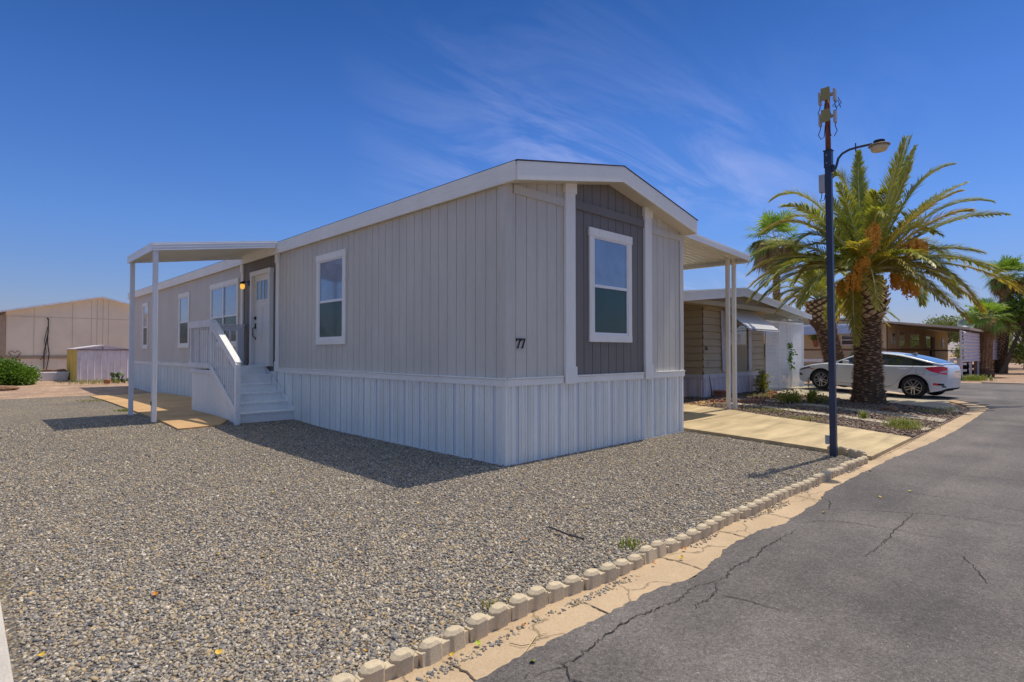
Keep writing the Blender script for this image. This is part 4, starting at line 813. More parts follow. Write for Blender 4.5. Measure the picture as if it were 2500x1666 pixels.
# cactus by the shed
M['cact']=mat('prickly_pear_green',(.10,.15,.055),.7,.3,8)
ct=thing('prickly_pear_cactus','small prickly pear cactus beside the awning post in front of the shed','cactus',(.05,23.9,.1)); r2=np.random.default_rng(71)
mb=MB()
for k in range(26):
    x,y,z=.05+r2.normal(0,.22),23.9+r2.normal(0,.1),.14+.38*r2.random()**1.3*(1 if k%2 else .6); a=r2.uniform(0,3.1)
    mb.lathe([(.0,-.1),(.055,-.06),(.075,0),(.06,.06),(.0,.095)],(0,0,0),8,0,Matrix.Translation((x,y,z))@Matrix.Rotation(a,4,'Z')@Matrix.Rotation(r2.normal(0,.5),4,'X')@Matrix.Diagonal((1,.3,1,1)))
mb.build('pads',M['cact'],ct,smooth=True)
# ================= ROCKS, LEAVES, TWIGS =================
def rock(name,label,c,s,mt,seed):
    r=np.random.default_rng(seed); bm=bmesh.new(); bmesh.ops.create_icosphere(bm,subdivisions=3,radius=1)
    for v in bm.verts:
        from mathutils import noise as mn
        q=v.co.copy(); k=1+.35*mn.noise(q*1.3+Vector((seed,0,0)))+.12*mn.noise(q*4+Vector((seed,0,0))); v.co=Vector((q.x*s[0]*k,q.y*s[1]*k,q.z*s[2]*k))+Vector(c)
    me=bpy.data.meshes.new(name); bm.to_mesh(me); bm.free(); me.materials.append(mt); me.polygons.foreach_set('use_smooth',[True]*len(me.polygons)); o=bpy.data.objects.new(name,me); COL.objects.link(o); return tag(o,label,'rock')
M['rock']=mat('red_brown_rock',(.30,.17,.10),.9,.35,5,(1,1,1),.3,30,bump=.6)
rock('boulder','low red brown rock in the gravel bed right of the date palm',(10.95,-1.75,.06),(.20,.13,.085),M['rock'],1); rock('boulder','flat brown rock below the oleander bush at the left edge',(-3.75,21.7,.13),(.42,.3,.12),M['rock'],2); rock('boulder','small dark rock lying beyond the red brown one in the bed',(11.75,-2.0,.04),(.09,.06,.05),M['rock'],3)
M['leafy']=mat('yellow_fallen_leaf',(.62,.40,.04),.6,.3,30); M['leafg']=mat('green_fallen_leaf',(.38,.42,.05),.6,.3,30); M['leafo']=mat('orange_fallen_leaf',(.55,.22,.04),.7,.3,30)
LV=[(-1.82,-.76,'y','g'),(-3.04,-1.55,'y','g'),(-3.05,-3.0,'g','b'),(-2.76,-3.02,'o','b'),(-3.2,-2.99,'y','b'),(-2.98,-3.29,'g','r'),(-1.57,-3.04,'o','b'),(-1.17,-3.04,'o','b'),(-1.34,-3.11,'y','c'),(-3.47,-2.69,'y','g'),(-1.83,-2.11,'o','g'),(.24,-3.07,'y','b'),(.5,-3.43,'y','r'),(1.93,-3.78,'g','r'),(1.46,-3.63,'y','r'),(2.77,-3.24,'o','r'),(-4.54,-1.69,'y','g'),(-4.01,-1.31,'o','g'),(-4.5,-.4,'y','g'),(-3.55,-.89,'y','g'),(-3.96,-2.24,'y','g'),(-2.6,.6,'y','g'),(-1.0,-1.7,'o','g'),(-2.2,-1.3,'y','g')]
CN={'y':'yellow','g':'green','o':'orange'}; WH={'g':'on the grey gravel','b':'at the foot of the edging blocks','c':'on the tan gutter','r':'on the asphalt'}
from collections import defaultdict
for i,(x,y,c,w) in enumerate(LV):
    r=np.random.default_rng(300+i); k=.013*r.uniform(.8,1.3); a=r.uniform(0,6.28); bm_=MB(); n=7; vs=[]
    for j in range(n):
        q=j/(n-1); ww=math.sin(math.pi*q)**.8*.42*k*(1+.3*r.random()); xx=(q-.5)*2*k; zz=.006*math.sin(q*3+i)+.004
        for s in (-1,0,1): vs.append((x+math.cos(a)*xx-math.sin(a)*ww*s*2,y+math.sin(a)*xx+math.cos(a)*ww*s*2,hz(x,y)+(.016 if w in 'rcb' else .020)+zz+abs(s)*.006))
    f=[(j*3+s,j*3+s+1,j*3+s+4,j*3+s+3) for j in range(n-1) for s in (0,1)]; bm_.add(vs,f); o=bm_.build('fallen_leaf',M['leaf'+c],fix=False); tag(o,'small curled %s fallen leaf lying %s'%(CN[c],WH[w]),'leaf','%s fallen leaves %s'%(CN[c],WH[w]))
def twig(name,label,pts,rr,mt,cat='twig'):
    mb=MB(); mb.tube(pts,rr,5); o=mb.build(name,mt); tag(o,label,cat)
M['twig']=mat('dark_twig',(.05,.045,.05),.9); M['straw']=mat('pale_straw',(.62,.52,.28),.8)
twig('twig','dark twig lying on the gravel above the edging blocks',[(-1.50,-2.06,.03),(-1.54,-2.2,.04),(-1.55,-2.3,.035),(-1.53,-2.43,.03)],.007,M['twig'])
twig('straw_stem','pale forked straw stem lying across the tan gutter',[(-2.73,-3.15,.012),(-2.78,-3.13,.014),(-2.94,-3.2,.012)],.0022,M['straw']); twig('straw_stem','brown curved straw on the gutter beside the pale forked one',[(-2.93,-3.09,.012),(-2.91,-3.15,.014),(-2.84,-3.18,.012)],.0018,M['bark'])
twig('straw_stem','long yellow straw lying on the gravel',[(-2.45,-1.95,.035),(-2.36,-1.9,.04),(-2.28,-1.88,.035)],.002,M['straw'])
# ================= NEIGHBOUR HOME 76 =================
k9=.9286
def NX(x): return CAM.x+(x-CAM.x)*k9
def NZ(z): return 1.4+(z-1.4)*k9
NYY=2.61
M['tan']=mat('tan_lap_siding',(.50,.41,.26),.6,.08,2,(.3,.3,1),.06,30)
M['tanr']=mat('tan_ribbed_panel',(.42,.35,.23),.6,.06,2)
M['lav']=mat('pale_lavender_skirting',(.76,.70,.72),.55,.1,2,(1,1,.3),.08,20)
M['wtrim']=mat('weathered_white_trim',(.66,.64,.66),.55,.1,3,(1,1,1),.1,25)
M['lattice']=mat('white_plastic_lattice',(.88,.90,.92),.5,.06,1.2)
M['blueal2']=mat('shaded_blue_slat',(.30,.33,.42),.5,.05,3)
M['greenal']=mat('grey_green_aluminium',(.45,.47,.42),.4,.06,3)
def lap(mb,ax,c,u0,u1,z0,z1,out,pitch,depth=.03,mi=0):
    z=z0
    while z<z1-.001:
        zt=min(z+pitch,z1)
        a=c+out*depth; b=c
        for P in ([(a,z),(b+out*.001,zt)],):
            vs=[]
            for cc,zz in ((c-out*.015,z),(c-out*.015,z+.014),(a,z+.014),(b+out*.001,zt)):
                for u in (u0,u1): vs.append((cc,u,zz) if ax=='x' else (u,cc,zz))
            mb.add(vs,[(0,1,3,2),(2,3,5,4),(4,5,7,6)],mi)
        z=zt
xa,xb=NX(11.37),NX(15.92); zs_,zt_=NZ(.70),NZ(2.93)
nb=thing('neighbour_home','tan lap-sided mobile home numbered 76 with window awning and white shutters','mobile home',(xa,NYY,.1))
mb=MB(); mb.box(xa+.03,xb-.03,NYY+.03,NYY+14,.0,zt_-.02); mb.build('inner_frame',M['tan'],nb)
mb=MB(); lap(mb,'y',NYY,xa,xb,zs_,zt_,-1,.205); mb.build('front_wall',M['tan'],nb,fix=False)
mb=MB(); lap(mb,'x',xa,NYY,NYY+14,zs_,zt_,-1,.205); mb.build('side_wall',M['tan'],nb,fix=False)
skirt('y',NYY-.01,xa,xb,lambda a:.02,zs_,nb,'skirting',.30,[M['lav'],M['lav']]); skirt('x',xa-.01,NYY,NYY+14,lambda a:.02,zs_,nb,'skirting',.30,[M['lav'],M['lav']])
mb=MB(); mb.box(xa-.03,xa+.9,NYY-.035,NYY-.0145,zs_-.1,zs_+.02); mb.build('skirt_cap',M['wtrim'],nb); mb=MB(); mb.box(xa+.905,xb-.5,NYY-.035,NYY-.0145,zs_-.1,zs_+.02); mb.build('skirt_cap',M['wtrim'],nb)
mb=MB(); mb.box(xa-.035,xa-.0145,NYY-.03,NYY+14,zs_-.1,zs_+.02); mb.build('skirt_cap',M['wtrim'],nb)
# gable + roof (front edge plane)
YR=2.02; S2=lambda x,y=2.6:CAM.x+(x-CAM.x)*k9*( (YR-CAM.y)/((2.6-CAM.y)*k9))
def rr(x,z): # picked on Y=2.6 -> moved onto plane YR along the sight line
    f=(YR-CAM.y)/(2.6-CAM.y); return (CAM.x+(x-CAM.x)*f, 1.4+(z-1.4)*f)
pk=rr(12.97,3.44); pkb=rr(12.94,3.18); re=rr(19.13,2.84); reb=rr(19.1,2.69); le=rr(9.12,3.05); leb=rr(9.11,2.75)
slope=(pk[1]-le[1])/(pk[0]-le[0]); 
xl=le[0]-2.5; zl=pk[1]-(pk[0]-xl)*(pk[1]-le[1])/(pk[0]-le[0])
d0=.25
mb=MB(); mb.prism([(xl,zl-d0),(pk[0],pk[1]-d0),(re[0],re[1]-.15),(re[0],re[1]),(pk[0],pk[1]),(xl,zl)],YR-.02,YR,'y'); mb.build('fascia',M['alum'],nb)
mb=MB(); mb.prism([(xl,zl-.12),(pk[0],pk[1]-.12),(re[0],re[1]-.09),(re[0],re[1]-.075),(pk[0],pk[1]-.095),(xl,zl-.095)],YR-.03,YR-.021,'y'); mb.prism([(xl,zl-.03),(pk[0],pk[1]-.03),(re[0],re[1]-.02),(re[0],re[1]+.012),(pk[0],pk[1]+.012),(xl,zl+.012)],YR-.035,YR-.021,'y'); mb.build('gutter_lip',M['alum'],nb)
mb=MB(); mb.prism([(xl,zl-.06),(pk[0],pk[1]-.06),(re[0],re[1]-.06),(re[0],re[1]-.01),(pk[0],pk[1]-.01),(xl,zl-.01)],YR+.001,NYY+13,'y'); mb.build('roof',M['alum'],nb)
# carport underside pan ribs
mb=MB(); 
y=YR+.1
while y<NYY+6: mb.prism([(xb+.02,pk[1]-(xb-pk[0])*(pk[1]-re[1])/(re[0]-pk[0])-.14),(re[0]-.02,re[1]-.14),(re[0]-.02,re[1]-.075),(xb+.02,pk[1]-(xb-pk[0])*(pk[1]-re[1])/(re[0]-pk[0])-.075)],y,y+.04,'y'); y+=.17
mb.build('carport_pan',M['greenal'],nb)
gz=NZ(2.95); 
mb=MB(); groovewall(mb,'y',YR+.14,xl+.1,xb+.3,gz-.04,lambda u: max(gz,(pk[1]-.12)-abs(u-pk[0])*(.085 if u<pk[0] else .112)),-1,.075,.02,.01,0); mb.build('gable_panel',M['tanr'],nb,fix=False)
mb=MB(); mb.box(xl+.1,xb+.35,YR+.09,YR+.135,gz-.16,gz-.03); mb.box(xl+.1,xb+.35,YR+.136,NYY,gz-.13,gz-.11); mb.build('gable_board',M['tan'],nb)
# window with awning, shutters, ribbed panel
u0,u1=NX(12.86),NX(14.46); w=MB(); w.box(u0,u1,NYY-.03,NYY-.016,NZ(.77),NZ(2.6)); wn=w.build('window',M['tan'],nb)
mb=MB(); groovewall(mb,'y',NYY-.034,u0+.05,u1,NZ(.80),lambda u:NZ(1.62),-1,.07,.018,.008,0); mb.build('lower_panel',M['tanr'],wn,fix=False)
mb=MB(); mb.box(u0+.62,u1-.06,NYY-.034,NYY-.031,NZ(1.66),NZ(2.3)); mb.build('pane',M['darkglass'],wn)
mb=MB(); mb.box(u0+.7,u0+.98,NYY-.05,NYY-.035,NZ(1.68),NZ(2.0)); mb.build('sign_board',M['wtrim'],wn)
mb=MB(); mb.box(u0,u0+.62,NYY-.04,NYY-.031,NZ(1.64),NZ(2.06)); mb.build('pane',M['wtrim'],wn)
def shutter(x,z0,z1,tilt):
    t_=MB()
    for i in range(3): a=x+i*.075; t_.bar((a,NYY-.05,z0),(a-tilt,NYY-.05,z1),.068,.02,up=(0,1,0))
    for q in (.12,.55): zz=z0+(z1-z0)*q; xx=x+.075-tilt*q; t_.box(xx-.12,xx+.12,NYY-.075,NYY-.061,zz-.05,zz+.05)
    return t_.build('shutter',M['wtrim'],nb)
shutter(NX(12.62),NZ(.77),NZ(2.73),.09); shutter(NX(14.58),NZ(.76),NZ(2.22),0)
mb=MB(); A0=NX(12.75);A1=NX(15.03); zA=NZ(2.79); pj=.78; zB=zA-.62; n=9
for i in range(n):
    q0=i/n;q1=(i+.62)/n; x0=A0+.0*q0; e0=.10*q0;e1=.10*q1
    P=[(A0-e0,NYY-.03-pj*q0,zA+(zB-zA)*q0+.02),(A1+e0,NYY-.03-pj*q0,zA+(zB-zA)*q0+.02),(A1+e1,NYY-.03-pj*q1,zA+(zB-zA)*q1),(A0-e1,NYY-.03-pj*q1,zA+(zB-zA)*q1)]
    mb.add(P+[(a,b,c-.012) for a,b,c in P],[(0,1,2,3),(7,6,5,4),(0,4,5,1),(1,5,6,2),(2,6,7,3),(3,7,4,0)])
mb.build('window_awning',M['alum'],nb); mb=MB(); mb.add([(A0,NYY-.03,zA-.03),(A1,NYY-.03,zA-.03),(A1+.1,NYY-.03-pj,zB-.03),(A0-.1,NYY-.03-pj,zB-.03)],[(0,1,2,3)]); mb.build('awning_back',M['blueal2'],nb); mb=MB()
for x in (A0+.02,A1-.02): mb.bar((x,NYY-.03,zB+.05),(x,NYY-.72,zB+.02),.02,.02)
mb.build('awning_arm',M['alum'],nb)
def txt(s,name,size,loc,rot,m,parent,ext=.006):
    c=bpy.data.curves.new(name,'FONT'); c.body=s; c.size=size; c.extrude=ext; o=bpy.data.objects.new(name,c); COL.objects.link(o)
    o.location=loc; o.rotation_euler=rot; bpy.context.view_layer.update(); me=bpy.data.meshes.new_from_object(o.evaluated_get(bpy.context.evaluated_depsgraph_get())); bpy.data.objects.remove(o); o=bpy.data.objects.new(name,me); COL.objects.link(o); o.location=loc; o.rotation_euler=rot
    me.materials.clear(); me.materials.append(m); o.parent=parent; o.matrix_parent_inverse=wmat(parent).inverted(); return o
txt('76','house_number',.17,(xa+.05,NYY-.04,NZ(1.46)),(R(90),0,0),M['black'],nb)
mb=MB(); mb.box(xa+.22,xa+.36,NYY-.03,NYY-.016,NZ(1.0),NZ(1.10)); mb.build('outlet_plate',M['tanr'],nb)
# lattice screen with real holes
la=thing('lattice_screen','tall white diagonal lattice screen of three panels in front of the parked car','lattice screen',(xb,NYY-.06,.1))
lx=[NX(15.95),NX(17.2),NX(18.45),NX(19.76)]; LZ0,LZ1=.06,NZ(2.56)
for i in range(3):
    a,b=lx[i]+.015,lx[i+1]-.015; mb=MB(); mb.box(a-.02,a+.03,NYY-.09,NYY-.05,LZ0,LZ1); mb.box(b-.03,b+.02,NYY-.09,NYY-.05,LZ0,LZ1); mb.box(a+.031,b-.031,NYY-.09,NYY-.05,LZ0,LZ0+.04); mb.box(a+.031,b-.031,NYY-.09,NYY-.05,LZ1-.04,LZ1); pn=mb.build('lattice_panel',M['lattice'],la)
    mb=MB(); w_=b-a; h_=LZ1-LZ0; st_=.094
    for s,yy in ((1,NYY-.075),(-1,NYY-.066)):
        d=-h_
        while d<w_:
            x0=max(0,d); z0=(x0-d); x1=min(w_,d+h_); z1=x1-d
            if x1-x0>.02:
                p=(a+x0,yy,LZ0+(z0 if s>0 else h_-z0)); q=(a+x1,yy,LZ0+(z1 if s>0 else h_-z1)); mb.bar(p,q,.032 ,.005,up=(0,1,0))
            d+=st_
    mb.build('slats',M['lattice'],pn,fix=False)
mb=MB(); mb.box(lx[0],lx[3],NYY+.05,NYY+.09,LZ1-.02,LZ1+.05); mb.box(lx[3]-.02,lx[3]+.06,NYY-.06,NYY+.0,.0,re[1]-.18); mb.build('frame_rail',M['greenal'],la)
t=blades('climbing_vine',(NX(18.2),NYY-.12,1.3),10,.06,.1,.03,M['olea'],90) ; 
leafq=leafcloud('vine_leaves',None,[(NX(18.3),NYY-.12,1.33,.09,.03,.09),(NX(18.2),NYY-.12,1.12,.10,.03,.09),(NX(18.1),NYY-.12,1.6,.12,.03,.04),(NX(18.3),NYY-.12,.85,.06,.03,.07)],160,.10,M['olea'],91); tag(leafq,'small sprigs of green vine poking through the middle of the lattice','vine'); bpy.data.objects.remove(t)
# louvred carport end wall + shed opening
lv=thing('louvre_wall','horizontal grey louvre panel hanging above a dark opening right of the lattice','wall panel',(NX(20),NYY+.6,.1))
mb=MB(); lap(mb,'y',NYY+.5,NX(19.85),NX(21.5),NZ(1.72),NZ(2.8),-1,.13,.03); mb.build('louvre_panel',M['greenal'],lv,fix=False)
mb=MB(); mb.box(NX(20.0),NX(21.6),NYY+1.5,NYY+1.55,.1,1.25); mb.box(NX(20.0),NX(21.6),NYY+1.5,NYY+1.55,1.2,1.75); mb.build('shed_wall',M['tanr'],lv); mb=MB(); mb.box(NX(20.1),NX(21.3),NYY+1.47,NYY+1.49,1.25,1.72); mb.build('dark_opening',M['black'],lv)
# clutter in front of 76
terr=mat('terracotta',(.38,.16,.09),.85,.2,6)
mb=MB(); mb.box(NX(11.55)+.32,NX(11.55)+.58,NYY-.33,NYY-.10,.10,.25); bx_=thing('terracotta_planter','small terracotta box planter against the skirting of the tan home','planter',(xa+.5,NYY-.2,.1)); mb.build('box',terr,bx_,bevel=.01); mb=MB(); mb.box(NX(11.55)+.29,NX(11.55)+.61,NYY-.36,NYY-.07,.251,.30); mb.build('rim',terr,bx_,bevel=.006)
mb=MB(); mb.tube([(xa+.3,NYY-.12,.1),(xa+.28,NYY-.10,.4),(xa+.24,NYY-.08,.62),(xa+.26,NYY-.07,.75)],[.02,.014,.01,.006],5); tag(mb.build('dead_stick',M['twig']),'thin dark stick leaning on the skirting beside the terracotta box','stick')
hs=mat('brown_hose',(.12,.06,.04),.5); mb=MB(); 
for k in range(5):
    x=xb-.28+k*.035; mb.tube([(x,NYY-.08,.78),(x-.05,NYY-.12,.5),(x-.03+k*.012,NYY-.14,.22),(x+.04,NYY-.12,.5),(x+.02,NYY-.09,.77)],.014,6)
tag(mb.build('garden_hose',hs),'coiled brown garden hose hanging at the corner by the lattice','hose')
def scallops(pts,label,n0):
    P=interp(pts,n0)
    for i,(x,y) in enumerate(P):
        mb=MB(); mb.lathe([(.0,-.03),(.062,-.02),(.062,.02),(.0,.03)],(0,0,0),10,0,Matrix.Translation((x,y,hz(x,y)+.04))@Matrix.Rotation(rng.uniform(-.4,.4),4,'Z')@Matrix.Rotation(R(90),4,'X'))
        tag(mb.build('scalloped_brick',terr),label,'edging brick','terracotta scalloped bricks: '+label[:30])
scallops([(9.0,1.75),(9.5,1.3),(10.4,1.0)],'small round-topped terracotta brick edging the orange sand path',13)
scallops([(10.9,1.5),(11.3,1.25),(11.9,1.2),(12.4,1.5)],'small round-topped terracotta brick edging the dry weeds below the shrub',14)
scallops([(12.6,1.75),(13.1,1.7),(13.35,2.0)],'round-topped terracotta brick lying in a curve below the lattice corner',8)
M['sand']=mat('orange_sand',(.60,.36,.12),.95,.2,3,(1,1,1),.2,60)
st(strip('sand_path',[(8.0,2.5),(9.0,2.1),(10.2,1.75),(10.9,1.6)],[(8.0,1.7),(9.0,1.5),(10.0,1.25),(10.8,1.2)],M['sand'],.02,.05,20,6))
# ================= CAR =================
def car():
    white=mat('pearl_white_car_paint',(.62,.65,.70),.28,.02,1,spec=.5); white.node_tree.nodes['Principled BSDF'].inputs['Coat Weight'].default_value=1; white.node_tree.nodes['Principled BSDF'].inputs['Coat Roughness'].default_value=.06
    gl=glass('car_glass',(.02,.035,.05),.04,coat=1); blk=M['black']; tyre=mat('tyre_rubber',(.025,.025,.027),.8,.1,6); rimm=mat('rim_alloy',(.50,.50,.52),.3,.05,4,metal=.8); red=mat('red_lamp',(.80,.015,.02),.15,.1,4,spec=.8); amb_=mat('amber_lamp',(.75,.16,.02),.3); clr=mat('headlamp_glass',(.10,.12,.14),.1); seam=mat('panel_gap',(.05,.05,.06),.7); 
    L=4.34; AX=(.90,3.60); Rw=.325; RA=.385
    hood=lambda x: float(np.interp(x,[0,.06,.2,.5,.9,1.25,1.6,3.8,4.05,4.22,4.30,4.34],[.58,.63,.71,.80,.875,.915,.925,.985,1.02,1.03,.97,.90]))
    belt=lambda x: float(np.interp(x,[1.2,2,3,3.8,4.3],[.895,.915,.94,.975,1.01]))
    roof=lambda x: float(np.interp(x,[1.20,1.4,1.65,1.95,2.2,2.5,2.8,3.1,3.4,3.7,4.0,4.2,4.3],[.91,1.01,1.135,1.26,1.315,1.34,1.335,1.31,1.26,1.19,1.11,1.05,1.025]))
    hw=lambda x: float(np.interp(x,[0,.05,.15,.35,.7,1.1,2.3,3.5,3.85,4.06,4.22,4.30,4.34],[.58,.66,.76,.84,.885,.895,.90,.90,.88,.83,.74,.64,.55]))
    def bot(x):
        b=float(np.interp(x,[0,.12,.4,4.0,4.24,4.34],[.33,.23,.18,.20,.27,.34]))
        for a in AX:
            if abs(x-a)<RA: b=max(b,.325+math.sqrt(RA*RA-(x-a)**2)*1.0)
        return b
    def side(x,t):
        """t 0..1 from sill to shoulder -> (y,z) half section"""
        w=hw(x); b=bot(x); top=hood(x) if x<1.25 or x>4.2 else belt(x); z=b+(top-.03-b)*t
        s=float(np.interp(z,[.18,.28,.45,.62,.72,.80,.90,1.06],[.955,.985,.995,1.0,1.0,.985,.955,.90])); return w*s,z
    xs=sorted(set(list(np.linspace(0,L,94))+[a+s*RA*q for a in AX for s in (-1,1) for q in (.999,.97,.9,.8,.6,.3)])); T=list(np.linspace(0,1,12))
    V=[];F=[]; n=len(T)+4
    for x in xs:
        sec=[side(x,t) for t in T]; y,z=sec[-1]; h=hood(x) if x<1.25 or x>4.2 else belt(x); sec+=[(y*.965,h-.008),(y*.86,h+.004),(y*.5,h+(.028 if x<1.3 else .01)),(0,h+(.035 if x<1.3 else .012))]
        for y,z in sec: V.append((x,y,z))
        for y,z in sec: V.append((x,-y,z))
    m=2*n
    for i in range(len(xs)-1):
        for j in range(n-1):
            a=i*m+j; F.append((a,a+m,a+m+1,a+1)); a+=n; F.append((a,a+1,a+m+1,a+m))
    for i in (0,len(xs)-1): 
        F.append(tuple(i*m+j for j in range(n))+tuple(i*m+n+j for j in reversed(range(n-1))))
    t=thing('parked_car','pearl white sedan parked nose toward the lattice behind the date palm','car',(0,0,0))
    mb=MB(); mb.add(V,F); body=mb.build('body',white,t,smooth=True)
    es=body.modifiers.new('es','EDGE_SPLIT'); es.split_angle=R(38)
    # cabin
    ky=.42
    def cab(x,z): return hw(x)*.90-ky*(z-belt(x))
    xs2=np.linspace(1.22,4.24,50); V=[];F=[]; m=14
    for x in xs2:
        b=belt(x)-.012; rz=max(roof(x),b+.02); hh=rz-b; row=[]
        for q in (0,.33,.66,.86): row.append((x,cab(x,b+hh*q),b+hh*q))
        yt=row[-1][1]; row+= [(x,yt*.90,rz-hh*.05),(x,yt*.6,rz-.004),(x,0,rz)]
        V+=row+[(a,-b_,c) for a,b_,c in row]
    for i in range(len(xs2)-1):
        for j in range(6):
            a=i*m+j; F.append((a,a+m,a+m+1,a+1)); a+=7; F.append((a,a+1,a+m+1,a+m))
    mb=MB(); mb.add(V,F); mb.build('cabin',white,t,smooth=True)
    def patch(name,x0,x1,zb,zt,mt,k=14,off=.006,nz=4,f=cab,par=t):
        for s in (1,-1):
            V=[];F=[]
            for x in np.linspace(x0,x1,k):
                a,b=zb(x),max(zt(x),zb(x)+.004)
                for q in range(nz+1): z=a+(b-a)*q/nz; V.append((x,s*(f(x,z)+off),z))
            F=[(i*(nz+1)+j,i*(nz+1)+j+1,(i+1)*(nz+1)+j+1,(i+1)*(nz+1)+j) for i in range(k-1) for j in range(nz)]
            mb=MB(); mb.add(V,F); mb.build(name,mt,par,smooth=True,fix=False)
    bl=lambda x:belt(x)+.02; tp=lambda x: roof(x)-.085
    patch('window_surround',1.42,4.04,lambda x:belt(x)+.004,lambda x:roof(x)-.062,blk,24,.003)
    patch('side_window',1.58,2.68,bl,lambda x:min(tp(x),belt(x)+.02+(x-1.5)*.70),gl); patch('side_window',2.74,3.52,bl,tp,gl); patch('quarter_window',3.56,3.94,bl,lambda x:min(tp(x)-.01,.97+(4.0-x)*.5),gl)
    def top(name,x0,x1,w0,w1,mt,off=.006):
        V=[];k=12;kk=8
        for i in range(k+1):
            x=x0+(x1-x0)*i/k; w=w0+(w1-w0)*i/k; b=belt(x)-.012; rz=max(roof(x),b+.02); yt=cab(x,b+(rz-b)*.86)
            for j in range(kk+1):
                q=-1+2*j/kk; y=q*w*yt; aq=abs(q*w); z=float(np.interp(aq,[0,.6,.9,1],[rz,rz-.004,rz-(rz-b)*.05,rz-(rz-b)*.14])); V.append((x-off*.4,y,z+off))
        mb=MB(); mb.add(V,[(i*(kk+1)+j,i*(kk+1)+j+1,(i+1)*(kk+1)+j+1,(i+1)*(kk+1)+j) for i in range(k) for j in range(kk)]); mb.build(name,mt,t,smooth=True,fix=False)
    top('windscreen',1.30,2.02,.93,.86,gl); top('rear_window',3.22,4.12,.84,.90,gl)
    bs=lambda x,z: side(x,min(1,max(0,(z-bot(x))/((hood(x) if x<1.25 or x>4.2 else belt(x))-.03-bot(x)))))[0]
    # lamps and trim laid on the body surface
    patch('tail_light',3.88,4.335,lambda x:float(np.interp(x,[3.88,4.0,4.2,4.335],[.90,.83,.77,.74])),lambda x:float(np.interp(x,[3.88,4.0,4.2,4.335],[.92,.95,.985,.96])),red,12,.008,5,bs)
    patch('tail_light_lens',4.20,4.33,lambda x:.80,lambda x:float(np.interp(x,[4.20,4.33],[.81,.87])),M['wtrim'],6,.011,3,bs)
    patch('headlight',.04,.52,lambda x:float(np.interp(x,[.04,.52],[.56,.69])),lambda x:float(np.interp(x,[.04,.3,.52],[.60,.70,.735])),clr,10,.007,4,bs)
    patch('side_marker',.50,.64,lambda x:.655,lambda x:.685,amb_,4,.007,2,bs); patch('fog_trim',.03,.24,lambda x:float(np.interp(x,[.03,.24],[.40,.43])),lambda x:float(np.interp(x,[.03,.24],[.53,.46])),blk,6,.007,3,bs); patch('rear_vent',4.08,4.30,lambda x:.42,lambda x:.48,blk,6,.007,2,bs); patch('rear_reflector',4.08,4.17,lambda x:.42,lambda x:.485,red,3,.009,2,bs)
    patch('rear_bumper_tip',4.26,4.33,lambda x:.37,lambda x:.41,blk,3,.009,2,bs)
    def line(pts):
        for s in (1,-1):
            mb=MB(); mb.tube([(x,s*(bs(x,z)+.001),z) for x,z in interp(pts,16)],.0035,4,cap=False); mb.build('panel_gap',seam,t)
    line([(2.70,.94),(2.71,.6),(2.69,.30)]); line([(3.58,.99),(3.50,.80),(3.30,.62),(3.10,.38),(2.98,.30),(2.70,.27)]); line([(1.42,.93),(1.36,.7),(1.33,.3)]); line([(1.33,.28),(3.05,.28)]); line([(3.66,.87),(3.66,.72),(3.86,.72),(3.87,.87)]); line([(4.20,.74),(4.0,.72),(3.98,.68)])
    for s in (1,-1):
        for x in (2.42,3.32): mb=MB(); mb.tube([(x-.1,s*(bs(x,.83)+.004),.842),(x,s*(bs(x,.83)+.035),.846),(x+.1,s*(bs(x,.83)+.004),.846)],.012,6); mb.build('door_handle',white,t,smooth=True)
        mb=MB(); mb.box(1.62,1.78,s*.86 if s>0 else -1.03,s*1.03 if s>0 else -.86,.92,1.03); mb.build('wing_mirror',white,t,bevel=.03)
    mb=MB(); mb.prism([(3.18,1.29),(3.38,1.25),(3.37,1.345),(3.34,1.35)],-.02,.02,'y'); mb.build('roof_fin',white,t,bevel=.008)
    mb=MB(); mb.box(.12,4.15,-.62,.62,.22,.50); mb.box(.5,1.3,-.80,.80,.45,.72); mb.box(3.2,4.0,-.80,.80,.45,.75); mb.build('underbody',M['crack'],t)
    
    for a in AX:
        for s in (1,-1):
            M_=Matrix.Translation((a,s*.80,Rw))@Matrix.Rotation(-s*math.pi/2,4,'X')
            mb=MB(); mb.lathe([(.21,-.10),(.30,-.105),(.322,-.08),(.325,0),(.322,.075),(.30,.098),(.232,.10),(.225,.07),(.215,.0)],(0,0,0),40,0,M_); wh=mb.build('wheel',tyre,t,smooth=True)
            mb=MB(); mb.lathe([(.212,.05),(.232,.095),(.222,.097),(.205,.06),(.205,.03)],(0,0,0),40,0,M_,False)
            for k in range(10):
                an=2*math.pi*k/10+(.12 if k%2 else -.12); c_,s_=math.cos(an),math.sin(an); a2=2*math.pi*(k//2*2+.5)/10*1.0+.0
                mb.bar(M_@Vector((.05*math.cos(a2),.05*math.sin(a2),.085)),M_@Vector((.212*c_,.212*s_,.075)),.026,.02,up=tuple(M_.to_3x3()@Vector((0,0,1))))
            mb.lathe([(.055,.06),(.055,.098),(.03,.102),(.0,.102)],(0,0,0),16,0,M_); mb.build('rim',rimm,wh,smooth=False,fix=True)
            mb=MB(); mb.lathe([(.20,.02),(.20,.022)],(0,0,0),24,0,M_); mb.build('brake_disc',M['crack'],wh)
            mb=MB(); V=[]
            for i in range(25):
                th=math.pi*i/24*1.12-.19; V+=[(a+.384*math.cos(th),s*(hw(a)*.99),.325+.384*math.sin(th)),(a+.384*math.cos(th),s*(hw(a)*.99-.25),.325+.384*math.sin(th))]
            mb.add(V,[(2*i,2*i+1,2*i+3,2*i+2) for i in range(24)]); mb.build('wheel_arch',M['crack'],t,fix=False)
